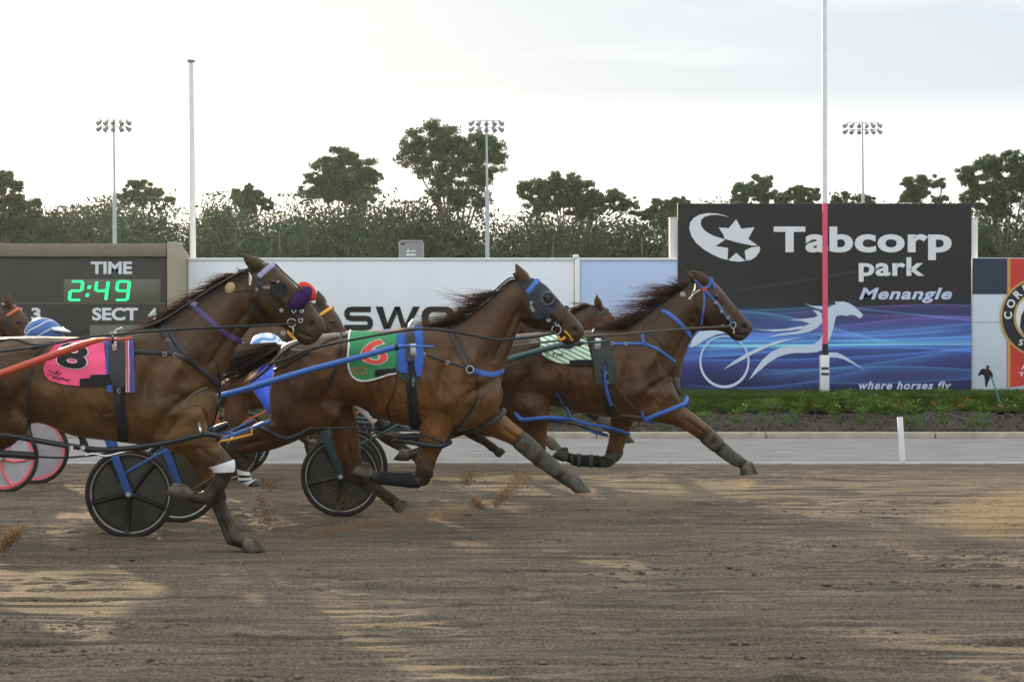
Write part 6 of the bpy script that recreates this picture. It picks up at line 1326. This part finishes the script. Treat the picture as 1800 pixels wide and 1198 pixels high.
def driver(label, head_px, Yc, seat, jacket, trousers, helmet_mat, helmet_line):
    hd = W(head_px[0], head_px[1], Yc); hip = Vector((seat.x-.06, Yc, seat.z+.13))
    root = thing('person', label, 'person', (hip.x, Yc, seat.z))
    # head, neck and hands are one skin surface together with the limbs under the clothes
    nk = hd+Vector((-.035, 0, -.16)); ch = nk.lerp(hip, .30)+Vector((-.03, 0, 0)); parts = []
    def head():
        c = hd+Vector((.012, 0, -.015))
        v, f = tube3([(c.x-.01, c.y, c.z+.115, .05, .045), (c.x-.005, c.y, c.z+.09, .088, .07), (c.x, c.y, c.z+.03, .104, .077), (c.x+.012, c.y, c.z-.03, .096, .07), (c.x+.026, c.y, c.z-.08, .075, .056), (c.x+.036, c.y, c.z-.115, .046, .038)]); return v, f
    parts.append(head()); parts.append(tube3([(nk.x+.035, nk.y, nk.z+.09, .055, .052), (nk.x+.01, nk.y, nk.z, .056, .056), (nk.x-.01, nk.y, nk.z-.07, .075, .09)]))
    c = hd
    parts.append(tube3([(c.x+.095, c.y, c.z-.015, .012, .012), (c.x+.122, c.y, c.z-.045, .017, .017), (c.x+.108, c.y, c.z-.062, .012, .016)], 10))     # nose
    for s_ in (-1, 1): parts.append(tube3([(c.x+.004, c.y+s_*.078, c.z+.0, .012, .008), (c.x+.0, c.y+s_*.084, c.z-.03, .022, .010), (c.x+.004, c.y+s_*.078, c.z-.06, .010, .008)], 8))
    parts.append(tube3([(c.x+.108, c.y-.02, c.z-.088, .007, .006), (c.x+.112, c.y, c.z-.087, .009, .01), (c.x+.108, c.y+.02, c.z-.088, .007, .006)], 8))
    tor = [(nk.x-.01, Yc, nk.z-.03, .075, .10), (nk.x-.03, Yc, nk.z-.09, .11, .19), (ch.x, Yc, ch.z-.02, .125, .20), ((ch.x+hip.x)/2, Yc, (ch.z+hip.z)/2, .12, .17), (hip.x-.02, Yc, hip.z+.03, .12, .165), (hip.x, Yc, hip.z-.07, .10, .15)]
    parts.append(tube3(tor)); arms = []; legs = []; hands = []
    for s_ in (-1, 1):
        sh = Vector((nk.x-.03, Yc+s_*.18, nk.z-.10)); el = Vector((sh.x+.16, Yc+s_*.27, sh.z-.24)); wr = Vector((sh.x+.42, Yc+s_*.16, sh.z-.22))
        arms.append([(*sh, .060, .06), (*sh.lerp(el, .4), .054, .054), (*el, .045, .045), (*el.lerp(wr, .4), .043, .043), (*wr, .03, .03)]); parts.append(tube3(arms[-1], 12)); hands.append((wr, s_))
        kn = Vector((hip.x+.40, Yc+s_*.26, hip.z+.14)); an = Vector((hip.x+.70, Yc+s_*.40, hip.z-.20)); h0 = hip+Vector((0, s_*.09, -.01))
        legs.append([(*h0, .10, .10), (*h0.lerp(kn, .45), .088, .088), (*kn, .06, .06), (*kn.lerp(an, .35), .058, .055), (*an, .04, .04)]); parts.append(tube3(legs[-1], 14))
        # palm, four curled fingers and a thumb
        d = Vector((1, 0, -.1)).normalized(); parts.append(tube3([(*wr, .028, .024), (*(wr+d*.04), .036, .020), (*(wr+d*.085), .038, .019), (*(wr+d*.10), .028, .015)], 10))
        for q in range(4):
            b0 = wr+d*.085+Vector((0, 0, .028-.019*q)); L_ = (.068, .074, .070, .056)[q]
            parts.append(tube3([(*b0, .009, .009), (*(b0+d*L_*.45+Vector((0, -s_*.004, 0))), .0088, .0088), (*(b0+d*L_*.55+Vector((0, -s_*.026, 0))), .008, .008), (*(b0+d*L_*.2+Vector((0, -s_*.036, 0))), .007, .007)], 8))
        tb = wr+d*.03+Vector((0, 0, .03)); parts.append(tube3([(*tb, .011, .011), (*(tb+d*.035+Vector((0, -s_*.012, .014))), .010, .010), (*(tb+d*.06+Vector((0, -s_*.026, .004))), .008, .008)], 8))
    me = fuse(parts, .008, 3); off = np.array(root.location); co = npco(me)-off; me.vertices.foreach_set('co', co.astype(np.float32).ravel()); me.update(); smooth(me); me.materials.clear(); me.materials.append(SKIN); link('body', me, root)
    def cloth(name, lofts, grow, m, vox=.012):
        pp = [tube3([(r[0], r[1], r[2], r[3]+grow, r[4]+grow) for r in rows], 16) for rows in lofts]; me = fuse(pp, vox, 3); co = npco(me); no = npno(me)
        co = co+no*(.012*vnoise(co[:, 0]*14, co[:, 2]*14, 71)+.008*vnoise(co[:, 1]*20, co[:, 2]*22, 72))[:, None]-off
        me.vertices.foreach_set('co', co.astype(np.float32).ravel()); me.update(); smooth(me); me.materials.clear(); me.materials.append(m); link(name, me, root)
    cloth('jacket', [tor[1:]]+[a[:-1]+[tuple(np.array(a[-1])-np.array([.02, 0, 0, 0, 0]))] for a in arms], .016, jacket); cloth('trousers', [l for l in legs]+[tor[-2:]+[tuple(np.array(tor[-1])+np.array([0, 0, -.03, 0, 0]))]], .018, trousers)
    for l in legs:
        a = Vector(l[-1][:3]); mb = MB(); v, f = tube3([(a.x-.04, a.y, a.z+.10, .058, .052), (a.x+.0, a.y, a.z+.01, .056, .048), (a.x+.05, a.y, a.z-.05, .05, .044)], 12); mb.add(v, f); v, f = tube3([(a.x-.03, a.y, a.z-.05, .03, .036), (a.x+.05, a.y, a.z-.05, .045, .044), (a.x+.15, a.y, a.z+.0, .036, .045), (a.x+.20, a.y, a.z+.03, .02, .034)], 12); mb.add(v, f); mb.build('boot', M['black'], root)
    # helmet with peak
    mb = MB(); c = hd+Vector((-.005, 0, .03)); rt = Matrix.Rotation(R(6), 3, 'Y'); o = len(mb.v); n, m = 30, 14
    for i in range(m+1):
        th = R(104)*i/m
        for j in range(n):
            a = 2*math.pi*j/n; mb.v.append(tuple(c+rt @ Vector((.152*math.sin(th)*math.cos(a), .125*math.sin(th)*math.sin(a), .132*math.cos(th)))))
    for i in range(m):
        for j in range(n): j2 = (j+1) % n; mb.f.append((o+i*n+j, o+(i+1)*n+j, o+(i+1)*n+j2, o+i*n+j2))
    hm = mb.build('helmet', helmet_mat, root); sol = hm.modifiers.new('s', 'SOLIDIFY'); sol.thickness = .014; sol.offset = -1
    mb = MB(); o = 0; V = []
    for i in range(5):
        for j in range(13):
            a = R(-58+116*j/12); r = 1+.42*i/4*math.cos(a)**1.2; V.append(c+rt @ Vector((.150*math.cos(a)*r, .124*math.sin(a)*(1+.02*i), +.068-.024*i/4)))
    Fc = [(i*13+j, i*13+j+1, (i+1)*13+j+1, (i+1)*13+j) for i in range(4) for j in range(12)]; mb.add(V, Fc)
    pk = mb.build('peak', helmet_line, hm); sol = pk.modifiers.new('s', 'SOLIDIFY'); sol.thickness = .010
    mb = MB()
    for s_ in (-1, 1): mb.tube([c+Vector((.0, s_*.118, -.04)), c+Vector((.03, s_*.085, -.12)), c+Vector((.055, 0, -.155))], .007, 6)
    mb.build('chin_strap', M['black'], hm)
    mb = MB(); mb.tube([c+Vector((.10, -.085, -.035)), c+Vector((.15, -.05, -.035)), c+Vector((.16, 0, -.035)), c+Vector((.15, .05, -.035)), c+Vector((.10, .085, -.035))], .022, 8); mb.build('goggles', mat('goggle', (.05, .05, .06), .1, .6), root)
    return root
def helmet_mat(name, col, line, scale, band):
    m = bpy.data.materials.new(name); m.use_nodes = True; n = m.node_tree.nodes; lk = m.node_tree.links; b = n['Principled BSDF']; tcn = n.new('ShaderNodeTexCoord')
    wv = n.new('ShaderNodeTexWave'); wv.wave_type = 'RINGS'; wv.rings_direction = 'Y'; wv.inputs['Scale'].default_value = scale; wv.inputs['Distortion'].default_value = 5; wv.inputs['Detail'].default_value = 0; wv.inputs['Detail Scale'].default_value = 1.4
    c = n.new('ShaderNodeValToRGB'); c.color_ramp.elements[0].position = band; c.color_ramp.elements[0].color = (*col, 1); c.color_ramp.elements[1].position = band+.05; c.color_ramp.elements[1].color = (*line, 1)
    lk.new(tcn.outputs['Object'], wv.inputs[0]); lk.new(wv.outputs['Fac'], c.inputs[0]); lk.new(c.outputs[0], b.inputs['Base Color']); b.inputs['Roughness'].default_value = .25; return m
W8 = mat('helmet_white', (.72, .74, .76), .3)
driver('person in a blue helmet with white lines, behind the rump of the pink clothed horse', (78, 594), 15.8, S_blue[1], M['blue_cloth'], M['white_cloth'], helmet_mat('helmet_blue', (.03, .11, .30), (.6, .65, .72), 4.0, .95), W8)
driver('person in a pale patterned helmet and bright blue silks, behind the streaming black tail', (470, 617), 17.45, S_green[1], mat('silk_blue', (.03, .09, .62), .45, noise=.2, scale=8), M['white_cloth'], helmet_mat('helmet_pale', (.62, .70, .78), (.10, .26, .55), 6, .62), W8)
# ------------------------------------------------------------------ dirt thrown up by hooves and wheels
def flying_dirt():
    rng = np.random.default_rng(5); P = []; SZ = []
    def plume(pts, Y, n, spread, size, dens=1.0):
        C = catmull([np.array(W(x, y, Y)) for x, y in pts], 8); m = len(C); k = rng.random(n)**dens*(m-1.001); i0 = k.astype(int); f = (k-i0)[:, None]
        c = C[i0]*(1-f)+C[i0+1]*f; sp = spread[0]+(spread[1]-spread[0])*(k/(m-1))[:, None]; c = c+rng.normal(size=(n, 3))*sp*np.array([1, 1.3, .8]); c[:, 2] = np.maximum(c[:, 2], .012)
        P.append(c); SZ.append(size*rng.uniform(.35, 1.3, n)**1.5)
    plume([(700, 892), (680, 880), (660, 870)], 15.95, 260, (.03, .08), .007); plume([(848, 892), (838, 884), (834, 876)], 15.6, 1400, (.010, .026), .006)
    plume([(870, 890), (885, 868), (905, 850), (935, 838)], 15.7, 2800, (.02, .06), .0058); plume([(815, 848), (825, 838), (848, 828)], 15.9, 600, (.02, .05), .0075)
    plume([(455, 870), (460, 885), (470, 905), (490, 915)], 15.3, 700, (.02, .05), .008); plume([(460, 850), (475, 853), (490, 848)], 15.5, 400, (.02, .03), .008)
    plume([(5, 965), (18, 945), (38, 928)], 14.0, 1700, (.018, .035), .0085); plume([(55, 890), (60, 905), (66, 918)], 14.6, 120, (.02, .03), .006); plume([(570, 850), (590, 880), (620, 880)], 16.7, 260, (.03, .06), .006)
    plume([(540, 938), (680, 915), (830, 893)], 15.2, 4200, (.02, .035), .0055); plume([(900, 900), (1000, 880), (1120, 868)], 16.5, 600, (.04, .08), .0045)
    P_ = np.vstack(P); s = np.concatenate(SZ)[:, None]; n = len(P_); d = rng.normal(size=(n, 4, 3)); d /= np.linalg.norm(d, axis=2)[..., None]
    V = (P_[:, None]+d*s[:, None]).reshape(-1, 3); b = np.arange(n)[:, None]*4; Fc = np.concatenate([b+np.array([[0, 1, 2]]), b+np.array([[0, 2, 3]]), b+np.array([[0, 3, 1]]), b+np.array([[1, 3, 2]])])
    me = mesh_np('flying_dirt', V, Fc); me.materials.append(mat('clod', (.34, .225, .115), .95, .1)); tag(link('flying_dirt', me), 'brown dirt flung up behind hooves and wheels', 'dirt', kind='stuff')
flying_dirt()

# ------------------------------------------------------------------ lit dust hanging low over the track, and the air
def volume_mat(name, col, dens, an):
    m = bpy.data.materials.new(name); m.use_nodes = True; n = m.node_tree.nodes; n.remove(n['Principled BSDF']); v = n.new('ShaderNodeVolumePrincipled')
    v.inputs['Color'].default_value = (*col, 1); v.inputs['Density'].default_value = dens; v.inputs['Anisotropy'].default_value = an
    m.node_tree.links.new(v.outputs[0], n['Material Output'].inputs['Volume']); return m
def dust(pa, pb, Ya, Yb, r0, r1, dens):
    a = W(pa[0], pa[1], Ya); b = W(pb[0], pb[1], Yb); d = (b-a); q = d.to_track_quat('X', 'Z').to_matrix()
    mb = MB(); mb.ball((0, 0, 0), (d.length/2, r1, r0), 32, 16, q); mb.v = [tuple(Vector(v)+(a+b)/2) for v in mb.v]
    o = mb.build('dust_trail', volume_mat('dust', (.85, .66, .36), dens, .55)); tag(o, 'thin sunlit trail of dust drifting over the dirt track', 'dust', kind='stuff')
dust((900, 925), (1330, 845), 15.9, 18.4, .10, .26, .20)
dust((520, 945), (850, 888), 15.1, 16.1, .08, .2, .26)
dust((1560, 960), (1960, 850), 14.5, 17.5, .16, .5, .055)
hz = MB(); hz.box((0, 330, 11.4), (1180, 900, 25.2)); hz = hz.build('haze', volume_mat('haze_air', (.80, .92, 1.0), HAZE, .5), sm=False); tag(hz, 'pale low evening haze over the racecourse', 'haze', kind='stuff')
